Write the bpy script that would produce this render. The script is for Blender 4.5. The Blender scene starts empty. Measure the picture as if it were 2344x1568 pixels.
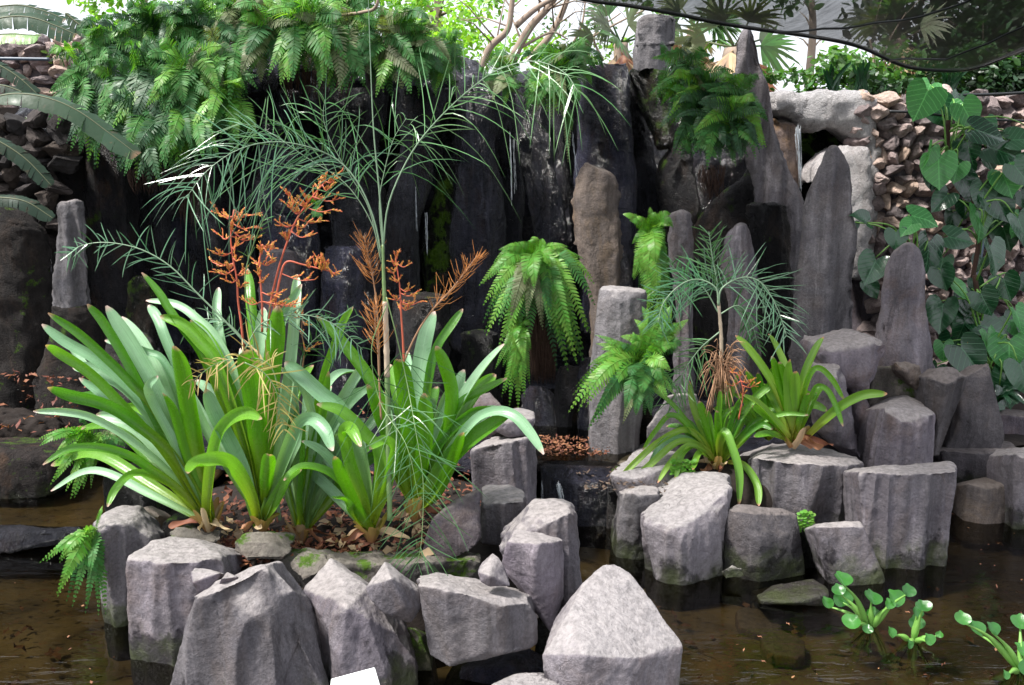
import bpy, bmesh, math, random
from mathutils import Vector, Matrix, noise, Quaternion
R = math.radians
random.seed(11)
scn = bpy.context.scene
# ---------------------------------------------------------------- camera
FPX = 2029.0; PITCH = R(10.7); EYE = 1.6
cd = bpy.data.cameras.new('camera'); cam = bpy.data.objects.new('camera', cd)
scn.collection.objects.link(cam); scn.camera = cam
cam.location = (0, 0, EYE); cam.rotation_euler = (R(90) - PITCH, 0, 0)
cd.sensor_width = 36; cd.lens = 36 * FPX / 2343.0; cd.clip_end = 500; cd.clip_start = 0.05
# ---------------------------------------------------------------- sky, sun, exposure
SUN_EL, SUN_AZ = R(58), R(248)       # azimuth clockwise from +Y
w = bpy.data.worlds.new('World'); scn.world = w; w.use_nodes = True
nt = w.node_tree; bg = nt.nodes['Background']
sky = nt.nodes.new('ShaderNodeTexSky'); sky.sky_type = 'NISHITA'; sky.sun_disc = False
sky.sun_elevation = SUN_EL; sky.sun_rotation = SUN_AZ; sky.air_density = 1.2; sky.dust_density = 5; sky.ozone_density = 1
hs = nt.nodes.new('ShaderNodeHueSaturation'); hs.inputs['Saturation'].default_value = 0.35
nt.links.new(sky.outputs[0], hs.inputs['Color']); 
tc = nt.nodes.new('ShaderNodeTexCoord'); cn = nt.nodes.new('ShaderNodeTexNoise'); cn.inputs['Scale'].default_value = 2.2; cn.inputs['Detail'].default_value = 5
cr = nt.nodes.new('ShaderNodeValToRGB'); cr.color_ramp.elements[0].position = .30; cr.color_ramp.elements[0].color = (.45, .45, .45, 1); cr.color_ramp.elements[1].position = .6
cm = nt.nodes.new('ShaderNodeMixRGB'); cm.inputs[2].default_value = (3.3, 3.45, 3.75, 1)          # bright cloud cover over the sky
nt.links.new(tc.outputs['Generated'], cn.inputs['Vector']); nt.links.new(cn.outputs['Fac'], cr.inputs[0]); nt.links.new(cr.outputs[0], cm.inputs[0]); nt.links.new(hs.outputs[0], cm.inputs[1]); nt.links.new(cm.outputs[0], bg.inputs[0])
bg.inputs[1].default_value = 0.15
sd = bpy.data.lights.new('sun', 'SUN'); sd.energy = 2.9; sd.angle = R(8); sd.color = (1, .96, .9)
so = bpy.data.objects.new('sun', sd); scn.collection.objects.link(so)
sdir = Vector((math.sin(SUN_AZ) * math.cos(SUN_EL), math.cos(SUN_AZ) * math.cos(SUN_EL), math.sin(SUN_EL)))
so.rotation_euler = sdir.to_track_quat('Z', 'Y').to_euler()
scn.view_settings.view_transform = 'Standard'; scn.view_settings.look = 'None'
scn.view_settings.exposure = 1.42; scn.view_settings.gamma = 1
scn.render.engine = 'CYCLES'; scn.cycles.max_bounces = 6; scn.cycles.transparent_max_bounces = 24
# ---------------------------------------------------------------- helpers
V = Vector
FW = V((0, math.cos(PITCH), -math.sin(PITCH))); UP = V((0, math.sin(PITCH), math.cos(PITCH)))
CAM = V((0, 0, EYE))
def ray(x, y): return V((1, 0, 0)) * ((x - 1171.5) / FPX) + UP * (-(y - 784) / FPX) + FW
def P(x, y, Y):
    d = ray(x, y); return CAM + d * (Y / d.y)
def G(x, y, z=0.0):
    d = ray(x, y)
    if d.z > -1e-3: return CAM + d * 8
    return CAM + d * ((z - EYE) / d.z)
def tag(o, label=None, cat=None, group=None, kind=None):
    if label: o['label'] = label
    if cat: o['category'] = cat
    if group: o['group'] = group
    if kind: o['kind'] = kind
    return o
def empty(name, loc, label=None, cat=None, group=None):
    o = bpy.data.objects.new(name, None); scn.collection.objects.link(o); o.location = loc; o.empty_display_size = .05
    return tag(o, label, cat, group)
def link(name, me, mat, parent=None):
    o = bpy.data.objects.new(name, me); scn.collection.objects.link(o)
    if mat:
        for m in (mat if isinstance(mat, (list, tuple)) else [mat]): me.materials.append(m)
    if parent is not None:
        o.parent = parent; o.matrix_parent_inverse = Matrix.Translation(-parent.location)
    return o
def center_origin(o):                      # put the origin of a one-mesh thing at its base centre
    me = o.data; n = len(me.vertices)
    if not n: return o
    xs = [v.co for v in me.vertices]
    c = V((sum(v.x for v in xs) / n, sum(v.y for v in xs) / n, min(v.z for v in xs)))
    me.transform(Matrix.Translation(-c)); o.location = c
    return o
class MB:
    def __init__(s): s.v = []; s.f = []; s.t = []; s.m = []; s.s = []
    def add(s, vs, fs, ts=None, m=0, ss=None):
        k = len(s.v); s.v += vs; s.f += [tuple(i + k for i in f) for f in fs]; s.t += (ts or [0.0] * len(vs)); s.s += (ss or [0.5] * len(vs)); s.m += [m] * len(fs)
    def mesh(s, name, smooth=True):
        me = bpy.data.meshes.new(name); me.from_pydata([tuple(v) for v in s.v], [], s.f)
        if smooth: me.polygons.foreach_set('use_smooth', [True] * len(s.f))
        if any(s.m): me.polygons.foreach_set('material_index', s.m)
        a = me.attributes.new('lt', 'FLOAT', 'POINT'); a.data.foreach_set('value', s.t)
        a = me.attributes.new('ls', 'FLOAT', 'POINT'); a.data.foreach_set('value', s.s)
        me.update(); return me
    def build(s, name, mat, parent=None, smooth=True): return link(name, s.mesh(name, smooth), mat, parent)
def spline(pts, n):
    pts = [V(p) for p in pts]
    if len(pts) == 2: return [pts[0].lerp(pts[1], i / n) for i in range(n + 1)]
    out = []; m = len(pts) - 1
    for i in range(n + 1):
        u = i / n * m; k = min(int(u), m - 1); t = u - k
        p0 = pts[k - 1] if k > 0 else pts[0] * 2 - pts[1]; p1 = pts[k]; p2 = pts[k + 1]
        p3 = pts[k + 2] if k + 2 <= m else pts[m] * 2 - pts[m - 1]
        out.append(0.5 * ((2 * p1) + (p2 - p0) * t + (2 * p0 - 5 * p1 + 4 * p2 - p3) * t * t + (3 * p1 - p0 - 3 * p2 + p3) * t ** 3))
    return out
def tangents(c):
    n = len(c); return [((c[min(i + 1, n - 1)] - c[max(i - 1, 0)]).normalized() if (c[min(i + 1, n - 1)] - c[max(i - 1, 0)]).length > 1e-7 else V((0, 0, 1))) for i in range(n)]
def tube(mb, c, rads, k=6, m=0, ts=None):
    T = tangents(c); n = len(c)
    if not isinstance(rads, (list, tuple)): rads = [rads] * n
    if len(rads) == 2: rads = [rads[0] + (rads[1] - rads[0]) * i / (n - 1) for i in range(n)]
    a = T[0].orthogonal().normalized(); vs = []; fs = []
    for i in range(n):
        a = (a - T[i] * a.dot(T[i])).normalized(); b = T[i].cross(a)
        for j in range(k):
            th = 2 * math.pi * j / k; vs.append(c[i] + (a * math.cos(th) + b * math.sin(th)) * rads[i])
    for i in range(n - 1):
        for j in range(k): fs.append((i * k + j, i * k + (j + 1) % k, (i + 1) * k + (j + 1) % k, (i + 1) * k + j))
    fs.append(tuple(range(k))[::-1]); fs.append(tuple((n - 1) * k + j for j in range(k)))
    mb.add(vs, fs, [(ts if ts is not None else i / (n - 1)) for i in range(n) for j in range(k)], m)
def rnd(a, b): return random.uniform(a, b)
# ---------------------------------------------------------------- materials
def nmat(name):
    m = bpy.data.materials.new(name); m.use_nodes = True; nt = m.node_tree
    return m, nt, nt.nodes['Principled BSDF'], nt.nodes['Material Output']
def N(nt, t, **k):
    n = nt.nodes.new('ShaderNode' + t)
    for a, b in k.items(): setattr(n, a, b)
    return n
def ramp(nt, src, stops):
    r = N(nt, 'ValToRGB'); e = r.color_ramp.elements
    while len(e) < len(stops): e.new(0.5)
    for i, (p, c) in enumerate(stops): e[i].position = p; e[i].color = (*c, 1) if len(c) == 3 else c
    nt.links.new(src, r.inputs[0]); return r.outputs[0]
def g3(v): return (v, v, v)
def mix(nt, fac, a, b, mode='MIX'):
    n = N(nt, 'MixRGB', blend_type=mode)
    for i, s in enumerate((fac, a, b)):
        if hasattr(s, 'node'): nt.links.new(s, n.inputs[i])
        elif isinstance(s, (int, float)) and i == 0: n.inputs[0].default_value = s
        else: n.inputs[i].default_value = (*s, 1)
    return n.outputs[0]
def ntex(nt, vec, scale, detail=6, rough=.6, dist=0):
    n = N(nt, 'TexNoise'); n.inputs['Scale'].default_value = scale; n.inputs['Detail'].default_value = detail
    n.inputs['Roughness'].default_value = rough; n.inputs['Distortion'].default_value = dist
    if vec: nt.links.new(vec, n.inputs['Vector'])
    return n.outputs['Fac']
def mapping(nt, vec, sc=(1, 1, 1)):
    n = N(nt, 'Mapping'); n.inputs['Scale'].default_value = sc; nt.links.new(vec, n.inputs[0]); return n.outputs[0]
def math_(nt, op, a, b=0.0, clamp=False):
    n = N(nt, 'Math', operation=op, use_clamp=clamp)
    for i, s in enumerate((a, b)):
        if hasattr(s, 'node'): nt.links.new(s, n.inputs[i])
        else: n.inputs[i].default_value = s
    return n.outputs[0]
def rockmat(name, c1, c2, top=None, wet=None, moss=0.0, rough=.85, bump=.95, streak=.6, spec=.3, stain=(.12, .085, .065), stainamt=.35, bs=1.0):
    m, nt, b, out = nmat(name); L = nt.links.new
    geo = N(nt, 'NewGeometry'); pos = geo.outputs['Position']; sep = N(nt, 'SeparateXYZ'); L(pos, sep.inputs[0])
    sn = N(nt, 'SeparateXYZ'); L(geo.outputs['Normal'], sn.inputs[0])
    big = ntex(nt, pos, 5, 5, .6, .3)
    col = mix(nt, ramp(nt, big, [(.32, g3(0)), (.68, g3(1))]), c1, c2)
    st = ntex(nt, mapping(nt, pos, (16, 16, 1.6)), 1.0, 5, .6)
    col = mix(nt, streak, col, mix(nt, 1, col, ramp(nt, st, [(.34, g3(.42)), (.46, g3(.9)), (.56, g3(1.05)), (.7, g3(1.8))]), 'MULTIPLY'))
    so_ = ntex(nt, mapping(nt, pos, (3, 3, 1.5)), 1.7, 7, .7, .8)
    col = mix(nt, math_(nt, 'MULTIPLY', ramp(nt, so_, [(.5, g3(0)), (.66, g3(1))]), stainamt), col, stain)
    fine = ntex(nt, pos, 110, 4, .75)
    vo = N(nt, 'TexVoronoi', feature='DISTANCE_TO_EDGE'); vo.inputs['Scale'].default_value = 2.6; dv = N(nt, 'VectorMath', operation='ADD'); L(mapping(nt, pos, (1, 1, .5)), dv.inputs[0]); nv = N(nt, 'TexNoise'); nv.inputs['Scale'].default_value = 6; nv.inputs['Detail'].default_value = 6; L(pos, nv.inputs['Vector']); sc_ = N(nt, 'VectorMath', operation='SCALE'); L(nv.outputs['Color'], sc_.inputs[0]); sc_.inputs['Scale'].default_value = .35; L(sc_.outputs[0], dv.inputs[1]); L(dv.outputs[0], vo.inputs['Vector'])
    crack = math_(nt, 'MULTIPLY', ramp(nt, vo.outputs['Distance'], [(0, g3(0 if streak >= .6 else .7)), (.010, g3(0))]), ramp(nt, ntex(nt, pos, 3, 2), [(.52, g3(0)), (.6, g3(1))])); col = mix(nt, math_(nt, 'MULTIPLY', crack, .7), col, (.03, .026, .028))
    col = mix(nt, .5, col, mix(nt, 1, col, ramp(nt, fine, [(.3, g3(.45)), (.5, g3(.95)), (.7, g3(1.5))]), 'MULTIPLY'))
    pits = ntex(nt, pos, 45, 3, .7)
    w1 = ntex(nt, mapping(nt, pos, (9, 9, .9)), 1.3, 6, .7, .4); col = mix(nt, math_(nt, 'MULTIPLY', ramp(nt, w1, [(.58, g3(0)), (.68, g3(1))]), streak * .7), col, tuple(min(1, x * 1.9) for x in c2)); d1 = ntex(nt, mapping(nt, pos, (6, 6, 1.3)), 1.1, 7, .75, .9); col = mix(nt, math_(nt, 'MULTIPLY', ramp(nt, d1, [(.57, g3(0)), (.64, g3(1))]), min(.6, streak * .85)), col, tuple(x * .38 for x in c1))
    lv = ntex(nt, pos, 30, 5, .8, .5); col = mix(nt, math_(nt, 'MULTIPLY', ramp(nt, lv, [(.68, g3(0)), (.73, g3(1))]), .25), col, tuple(min(1, x * 1.7) for x in c2))
    col = mix(nt, .4, col, mix(nt, 1, col, ramp(nt, pits, [(.3, g3(.55)), (.45, g3(1)), (.6, g3(1)), (.75, g3(1.25))]), 'MULTIPLY'))
    oi = N(nt, 'ObjectInfo'); hv = N(nt, 'HueSaturation'); L(math_(nt, 'ADD', math_(nt, 'MULTIPLY', oi.outputs['Random'], .45), .78), hv.inputs['Value']); L(math_(nt, 'ADD', math_(nt, 'MULTIPLY', oi.outputs['Random'], .9), .75), hv.inputs['Saturation']); L(col, hv.inputs['Color']); col = hv.outputs[0]
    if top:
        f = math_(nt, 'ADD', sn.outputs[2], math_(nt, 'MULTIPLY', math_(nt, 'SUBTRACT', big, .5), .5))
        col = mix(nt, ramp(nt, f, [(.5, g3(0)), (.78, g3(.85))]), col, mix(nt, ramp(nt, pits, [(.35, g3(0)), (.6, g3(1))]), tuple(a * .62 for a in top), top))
    ro = None
    if wet is not None:
        wn = ntex(nt, mapping(nt, pos, (5, 5, 3)), 1.4, 5, .6)
        h = math_(nt, 'SUBTRACT', sep.outputs[2], math_(nt, 'MULTIPLY', math_(nt, 'SUBTRACT', wn, .47), .7))
        f = ramp(nt, math_(nt, 'SUBTRACT', math_(nt, 'MULTIPLY', h, 4.0), wet * 4 - .5), [(.44, g3(1)), (.56, g3(0))])
        col = mix(nt, f, col, mix(nt, 1, col, (.26, .25, .27), 'MULTIPLY'))
        gn = ntex(nt, pos, 9, 4, .6)
        f2 = math_(nt, 'MULTIPLY', ramp(nt, math_(nt, 'SUBTRACT', math_(nt, 'MULTIPLY', math_(nt, 'SUBTRACT', sep.outputs[2], math_(nt, 'MULTIPLY', math_(nt, 'SUBTRACT', gn, .45), .35)), 6), -.1), [(.35, g3(1)), (.7, g3(0))]), ramp(nt, ntex(nt, pos, 5, 5, .7), [(.42, g3(.08)), (.6, g3(.6))]))
        col = mix(nt, f2, col, (.045, .062, .012))
        ro = mix(nt, f, g3(rough), g3(.32))
    if moss:
        mn = ntex(nt, pos, 7, 6, .7)
        mf = ramp(nt, math_(nt, 'ADD', mn, math_(nt, 'MULTIPLY', sn.outputs[2], .06)), [(.62 - moss * .2, g3(0)), (.68 - moss * .2, g3(1))])
        col = mix(nt, mf, col, mix(nt, ntex(nt, pos, 60, 2), (.02, .05, .004), (.09, .17, .012)))
    L(col, b.inputs['Base Color'])
    if ro is not None: L(ro, b.inputs['Roughness'])
    else:
        L(ramp(nt, ntex(nt, pos, 14, 4), [(.3, g3(max(rough - .15, .05))), (.7, g3(min(rough + .1, 1)))]), b.inputs['Roughness'])
    b.inputs['Specular IOR Level'].default_value = spec
    bp = N(nt, 'Bump'); bp.inputs['Strength'].default_value = bump; bp.inputs['Distance'].default_value = .012 * bs
    hsum = math_(nt, 'ADD', math_(nt, 'ADD', math_(nt, 'MULTIPLY', ntex(nt, pos, 22, 8, .72), 1.2), math_(nt, 'MULTIPLY', fine, .45 if bs < 2 else 1.1)), math_(nt, 'MULTIPLY', ntex(nt, mapping(nt, pos, (1, 1, .45)), 7, 4, .6, .5), 2.2))
    hsum = math_(nt, 'SUBTRACT', hsum, math_(nt, 'MULTIPLY', crack, .6)); L(hsum, bp.inputs['Height']); L(bp.outputs[0], b.inputs['Normal'])
    return m
def leafmat(name, c1, c2, base=None, tip=None, trans=.3, rough=.4, spec=.5, back=None, stripes=0, veins=False, blotch=None, var=.35):
    m, nt, b, out = nmat(name); L = nt.links.new
    at = N(nt, 'Attribute', attribute_name='lt'); t = at.outputs['Fac']
    oi = N(nt, 'ObjectInfo'); geo = N(nt, 'NewGeometry'); pos = geo.outputs['Position']
    n1 = ntex(nt, pos, 9, 4)
    f = math_(nt, 'ADD', math_(nt, 'MULTIPLY', oi.outputs['Random'], .6), math_(nt, 'MULTIPLY', n1, .4))
    col = mix(nt, ramp(nt, f, [(.2, g3(0)), (.75, g3(1))]), c1, c2)
    if back: col = mix(nt, geo.outputs['Backfacing'], col, back)
    if base: col = mix(nt, ramp(nt, t, [(.02, g3(.9)), (.4, g3(0))]), col, base)
    if tip: col = mix(nt, ramp(nt, t, [(.955, g3(0)), (.99, g3(.9))]), col, tip)
    if blotch: col = mix(nt, ramp(nt, ntex(nt, pos, 18, 5, .7), [(.6, g3(0)), (.7, g3(.8))]), col, blotch)
    at2 = N(nt, 'Attribute', attribute_name='ls'); ls = at2.outputs['Fac']; vein = None
    if stripes:
        sn_ = math_(nt, 'SINE', math_(nt, 'MULTIPLY', ls, stripes)); nz = N(nt, 'TexNoise'); nz.noise_dimensions = '2D'; cv = N(nt, 'CombineXYZ'); L(math_(nt, 'MULTIPLY', ls, 9), cv.inputs[0]); L(math_(nt, 'ADD', math_(nt, 'MULTIPLY', t, 1.5), math_(nt, 'MULTIPLY', oi.outputs['Random'], 40)), cv.inputs[1]); L(cv.outputs[0], nz.inputs['Vector']); nz.inputs['Scale'].default_value = 1.6; nz.inputs['Detail'].default_value = 5
        vein = math_(nt, 'ADD', math_(nt, 'MULTIPLY', sn_, .25), nz.outputs['Fac']); col = mix(nt, .6, col, mix(nt, 1, col, ramp(nt, vein, [(.25, g3(.62)), (.5, g3(1)), (.8, g3(1.4))]), 'MULTIPLY'))
        sp = ntex(nt, pos, 70, 3, .8); col = mix(nt, ramp(nt, sp, [(.66, g3(0)), (.72, g3(.6))]), col, (.16, .10, .03))
    if veins:
        ax = math_(nt, 'ABSOLUTE', ls); fr_ = math_(nt, 'FRACT', math_(nt, 'MULTIPLY', math_(nt, 'SUBTRACT', t, math_(nt, 'MULTIPLY', ax, .75)), 6.5)); v1 = ramp(nt, fr_, [(0, g3(.8)), (.09, g3(0)), (.93, g3(0)), (1, g3(.8))]); v2 = ramp(nt, ax, [(0, g3(1)), (.022, g3(0))])
        vein = math_(nt, 'MAXIMUM', v1, v2); col = mix(nt, math_(nt, 'MULTIPLY', vein, .55), col, tuple(min(1, x * 2.6 + .02) for x in c2))
        sp = ntex(nt, pos, 26, 3, .8); col = mix(nt, ramp(nt, sp, [(.69, g3(0)), (.73, g3(.8))]), col, (.17, .11, .03))
    isl = N(nt, 'HueSaturation'); L(math_(nt, 'ADD', math_(nt, 'MULTIPLY', geo.outputs['Random Per Island'], var), 1 - var / 2), isl.inputs['Value']); L(col, isl.inputs['Color'])
    L(math_(nt, 'ADD', math_(nt, 'MULTIPLY', geo.outputs['Random Per Island'], .03), .485), isl.inputs['Hue']); col = isl.outputs[0]
    L(col, b.inputs['Base Color']); b.inputs['Specular IOR Level'].default_value = spec
    L(ramp(nt, ntex(nt, pos, 25, 3), [(.3, g3(rough * .8)), (.7, g3(min(1, rough * 1.3)))]), b.inputs['Roughness'])
    bp = N(nt, 'Bump'); bp.inputs['Strength'].default_value = .25; bp.inputs['Distance'].default_value = .004
    L(math_(nt, 'ADD', ntex(nt, pos, 60, 3), math_(nt, 'MULTIPLY', vein, .8)) if vein is not None else ntex(nt, pos, 60, 3), bp.inputs['Height']); L(bp.outputs[0], b.inputs['Normal'])
    tr = N(nt, 'BsdfTranslucent'); L(mix(nt, 1, col, (1.5, 1.6, .5), 'MULTIPLY'), tr.inputs[0])
    ms = N(nt, 'MixShader'); ms.inputs[0].default_value = trans
    L(b.outputs[0], ms.inputs[1]); L(tr.outputs[0], ms.inputs[2]); L(ms.outputs[0], out.inputs[0])
    return m
def plain(name, c, rough=.6, spec=.4, var=.25, bump=.2, scale=20, metal=0):
    m, nt, b, out = nmat(name); geo = N(nt, 'NewGeometry'); n = ntex(nt, geo.outputs['Position'], scale, 5, .65)
    nt.links.new(mix(nt, n, tuple(x * (1 - var) for x in c), tuple(min(1, x * (1 + var)) for x in c)), b.inputs['Base Color'])
    b.inputs['Roughness'].default_value = rough; b.inputs['Specular IOR Level'].default_value = spec; b.inputs['Metallic'].default_value = metal
    bp = N(nt, 'Bump'); bp.inputs['Strength'].default_value = bump; bp.inputs['Distance'].default_value = .005
    nt.links.new(n, bp.inputs['Height']); nt.links.new(bp.outputs[0], b.inputs['Normal']); return m
M = {}
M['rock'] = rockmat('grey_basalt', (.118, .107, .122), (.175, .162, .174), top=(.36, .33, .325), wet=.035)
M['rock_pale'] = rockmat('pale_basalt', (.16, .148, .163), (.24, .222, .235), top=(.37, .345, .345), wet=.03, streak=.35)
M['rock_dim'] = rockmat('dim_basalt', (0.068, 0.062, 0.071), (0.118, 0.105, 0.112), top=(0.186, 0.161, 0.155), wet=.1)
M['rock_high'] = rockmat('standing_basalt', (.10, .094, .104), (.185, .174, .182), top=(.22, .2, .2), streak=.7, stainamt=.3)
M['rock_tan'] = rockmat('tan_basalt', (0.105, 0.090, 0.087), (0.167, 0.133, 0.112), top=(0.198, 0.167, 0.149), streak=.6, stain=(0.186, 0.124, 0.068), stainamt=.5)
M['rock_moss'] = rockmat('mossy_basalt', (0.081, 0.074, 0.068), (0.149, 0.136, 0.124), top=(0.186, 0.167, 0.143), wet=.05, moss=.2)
M['bank'] = rockmat('shaded_bank_earth', (.013, .011, .011), (.032, .027, .025), wet=.1, streak=.8, moss=.15, bump=1, bs=2)  # brown earth, darkened further to hold the deep shadow of the left side
M['wet'] = rockmat('wet_black_basalt', (.012, .013, .020), (.062, .062, .080), rough=.2, spec=.6, bump=1.0, streak=.9, stain=(0.040, 0.020, 0.009), stainamt=.4, bs=3.0)  # bluish pale mottling paints wet sheen and glints into the black rock colour
M['wet_moss'] = rockmat('wet_mossy_basalt', (0.006, 0.006, 0.006), (0.018, 0.020, 0.015), rough=.28, spec=.4, bump=1.0, moss=.5, streak=.7, bs=3.0)
M['wet_dim'] = rockmat('damp_dark_basalt', (0.010, 0.010, 0.012), (0.030, 0.028, 0.030), rough=.38, spec=.4, bump=1.0, streak=.8, moss=.05, bs=2.2)
M['concrete'] = rockmat('pale_sunlit_render', (.72, .68, .68), (.86, .83, .83), rough=.9, streak=.3, stain=(.22, .18, .16), stainamt=.45, bump=1.0, bs=3.5)  # pale mortar raised to near-white, direct sun put into its colour
M['render_grey'] = rockmat('grey_render', (0.136, 0.127, 0.136), (0.211, 0.198, 0.205), rough=.85, streak=.7, stainamt=.3)
M['fern'] = leafmat('fern_green', (.03, .11, .03), (.08, .22, .05), trans=.35, rough=.5, spec=.3)
M['fern_bright'] = leafmat('fern_bright', (.085, .25, .028), (.17, .36, .05), trans=.4, rough=.45)
M['fern_dark'] = leafmat('fern_dark', (.016, .06, .022), (.035, .11, .035), trans=.2, rough=.5)
M['fern_dull'] = leafmat('fern_dull', (.11, .13, .06), (.16, .2, .085), trans=.25, rough=.55)
M['brom'] = leafmat('strap_green', (.07, .22, .02), (.16, .36, .035), base=(.24, .28, .02), tip=(.5, .28, .25), trans=.36, rough=.25, spec=.7, back=(.10, .28, .008), var=.3, stripes=70)
M['brom_skylit'] = leafmat('strap_skylit', (.16, .33, .17), (.33, .52, .33), base=(.16, .27, .03), tip=(.6, .4, .38), trans=.2, rough=.3, spec=.6, back=(.07, .2, .02), var=.3, stripes=70)  # upper side paler: sky sheen painted into the leaf colour, back stays green
M['brom_light'] = leafmat('strap_lime', (.13, .30, .03), (.22, .38, .05), base=(.3, .28, .04), tip=(.6, .25, .2), trans=.35, rough=.35, spec=.6, var=.2, stripes=60)
M['reed'] = leafmat('fine_leaflet', (.035, .13, .035), (.10, .24, .08), trans=.15, rough=.25, spec=.8, var=.5)
M['reed_pale'] = leafmat('fine_leaflet_pale', (.05, .16, .07), (.13, .26, .15), trans=.15, rough=.25, spec=.9, var=.8)
M['reed_dark'] = leafmat('fine_leaflet_dark', (.025, .085, .03), (.06, .16, .05), trans=.15, rough=.3, spec=.5, var=.5)
M['reed_gold'] = leafmat('fine_leaflet_dry', (.3, .3, .08), (.4, .3, .1), trans=.2, rough=.5)
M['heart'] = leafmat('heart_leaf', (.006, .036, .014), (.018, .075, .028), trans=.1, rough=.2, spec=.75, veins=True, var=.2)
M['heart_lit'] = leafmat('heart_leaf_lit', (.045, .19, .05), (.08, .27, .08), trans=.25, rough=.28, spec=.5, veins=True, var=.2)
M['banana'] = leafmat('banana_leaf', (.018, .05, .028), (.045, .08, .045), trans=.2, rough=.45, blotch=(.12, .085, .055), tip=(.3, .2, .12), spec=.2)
M['banana_shaded'] = leafmat('banana_leaf_shaded', (.008, .022, .013), (.02, .04, .024), trans=.1, rough=.5, spec=.2, blotch=(.06, .04, .025))  # darker copy of the leaf with the left edge's deep shade in its colour
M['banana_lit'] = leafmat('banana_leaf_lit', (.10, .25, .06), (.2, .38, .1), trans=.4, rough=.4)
M['dry'] = leafmat('dry_leaf', (.17, .055, .03), (.26, .12, .06), trans=.1, rough=.7, var=.8)
M['straw'] = leafmat('straw_leaf', (.30, .20, .12), (.48, .36, .22), trans=.15, rough=.7, var=.6)
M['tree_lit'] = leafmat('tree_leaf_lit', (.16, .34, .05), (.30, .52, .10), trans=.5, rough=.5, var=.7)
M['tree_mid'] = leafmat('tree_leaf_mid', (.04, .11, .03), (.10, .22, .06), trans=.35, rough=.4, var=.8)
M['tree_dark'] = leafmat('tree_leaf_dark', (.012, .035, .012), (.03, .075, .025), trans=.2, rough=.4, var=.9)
M['hyac'] = leafmat('hyacinth_leaf', (.022, .11, .016), (.05, .19, .03), trans=.25, rough=.32, spec=.7, var=.3)
M['cane'] = plain('green_cane', (.16, .25, .10), .35); M['petiole'] = plain('petiole_green', (.16, .34, .07), .4)
M['cane_pale'] = plain('pale_cane', (.5, .4, .3), .5); M['silver'] = plain('silver_cane', (.20, .30, .19), .35)
M['bark'] = plain('bark', (.30, .23, .18), .85, bump=.6, scale=40); M['bark_dark'] = plain('dark_bark', (.08, .055, .04), .9, bump=.6, scale=40)
M['root'] = plain('root_fibre', (.05, .026, .018), .9, var=.7, scale=60)
M['orange'] = plain('orange_bract', (.62, .16, .07), .5, var=.4, scale=60); M['yellowbud'] = plain('yellow_bud', (.62, .36, .07), .5, var=.4, scale=60)
M['rust'] = plain('rust_stalk', (.50, .20, .05), .6, var=.5, scale=60); M['redstem'] = plain('red_stem', (.50, .12, .07), .5, var=.3)
M['twigs'] = plain('dry_twig', (.33, .19, .11), .8, var=.4); M['pipe'] = plain('blue_grey_pipe', (.06, .085, .12), .4); M['cable'] = plain('black_cable', (.012, .014, .016), .4)
M['white'] = plain('white_plastic', (.82, .85, .83), .35, var=.03, bump=.02); M['pinkflower'] = plain('pink_petals', (.75, .05, .32), .5)
M['sunk'] = plain('sunken_leaf', (.15, .075, .045), .8, var=.6)
M['soil'] = plain('soil', (.014, .009, .007), .95, var=.8, bump=1.0, scale=55)
M['plate'] = plain('dark_sign_board', (.03, .03, .03), .4)
# ---------------------------------------------------------------- rock builders
def refine(bm, L, rounds=7):
    for _ in range(rounds):
        bmesh.ops.triangulate(bm, faces=[f for f in bm.faces if len(f.verts) > 3])
        es = [e for e in bm.edges if e.calc_length() > L]
        if not es: break
        bmesh.ops.subdivide_edges(bm, edges=es, cuts=1, use_grid_fill=False)
    bmesh.ops.triangulate(bm, faces=bm.faces[:])
def roughen(bm, amp, seed, flute=0, ffreq=14, chip=0):
    bm.normal_update(); o = V((seed * 3.17, seed * 1.73, seed * .91)); mv = []
    for v in bm.verts:
        c = v.co; n = v.normal
        d = noise.noise(c * 3.5 + o) * amp * 1.6 + noise.noise(c * 11 + o) * amp * .8 + noise.noise(c * 33 + o) * amp * .45 + noise.noise(c * 70 + o) * amp * .22
        if flute:
            q = V((c.x * ffreq, c.y * ffreq, c.z * 1.1)) + o
            d += (.2 - abs(noise.noise(q))) * flute * 2.6 * max(0.15, 1 - abs(n.z))
        if chip:
            k = noise.noise(c * 7 + o * 2); d -= max(0, k - .25) * chip
        if len(v.link_edges) < 9:
            cv = sum((e.other_vert(v).co - c).dot(n) for e in v.link_edges)
            if cv < -.006: d += min(-cv, .03) * (noise.noise(c * 22 + o) * 1.6 + noise.noise(c * 50 + o) * .8 - .3)
        mv.append(n * d)
    for v, d in zip(bm.verts, mv): v.co += d
    bm.normal_update()
def finish(bm, name, mat, parent, sharp=70):
    bmesh.ops.recalc_face_normals(bm, faces=bm.faces[:])
    for f in bm.faces: f.smooth = True
    for e in bm.edges:
        if len(e.link_faces) == 2 and e.calc_face_angle(0) > R(sharp): e.smooth = False
    me = bpy.data.meshes.new(name); bm.to_mesh(me); bm.free()
    return link(name, me, mat, parent)
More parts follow.
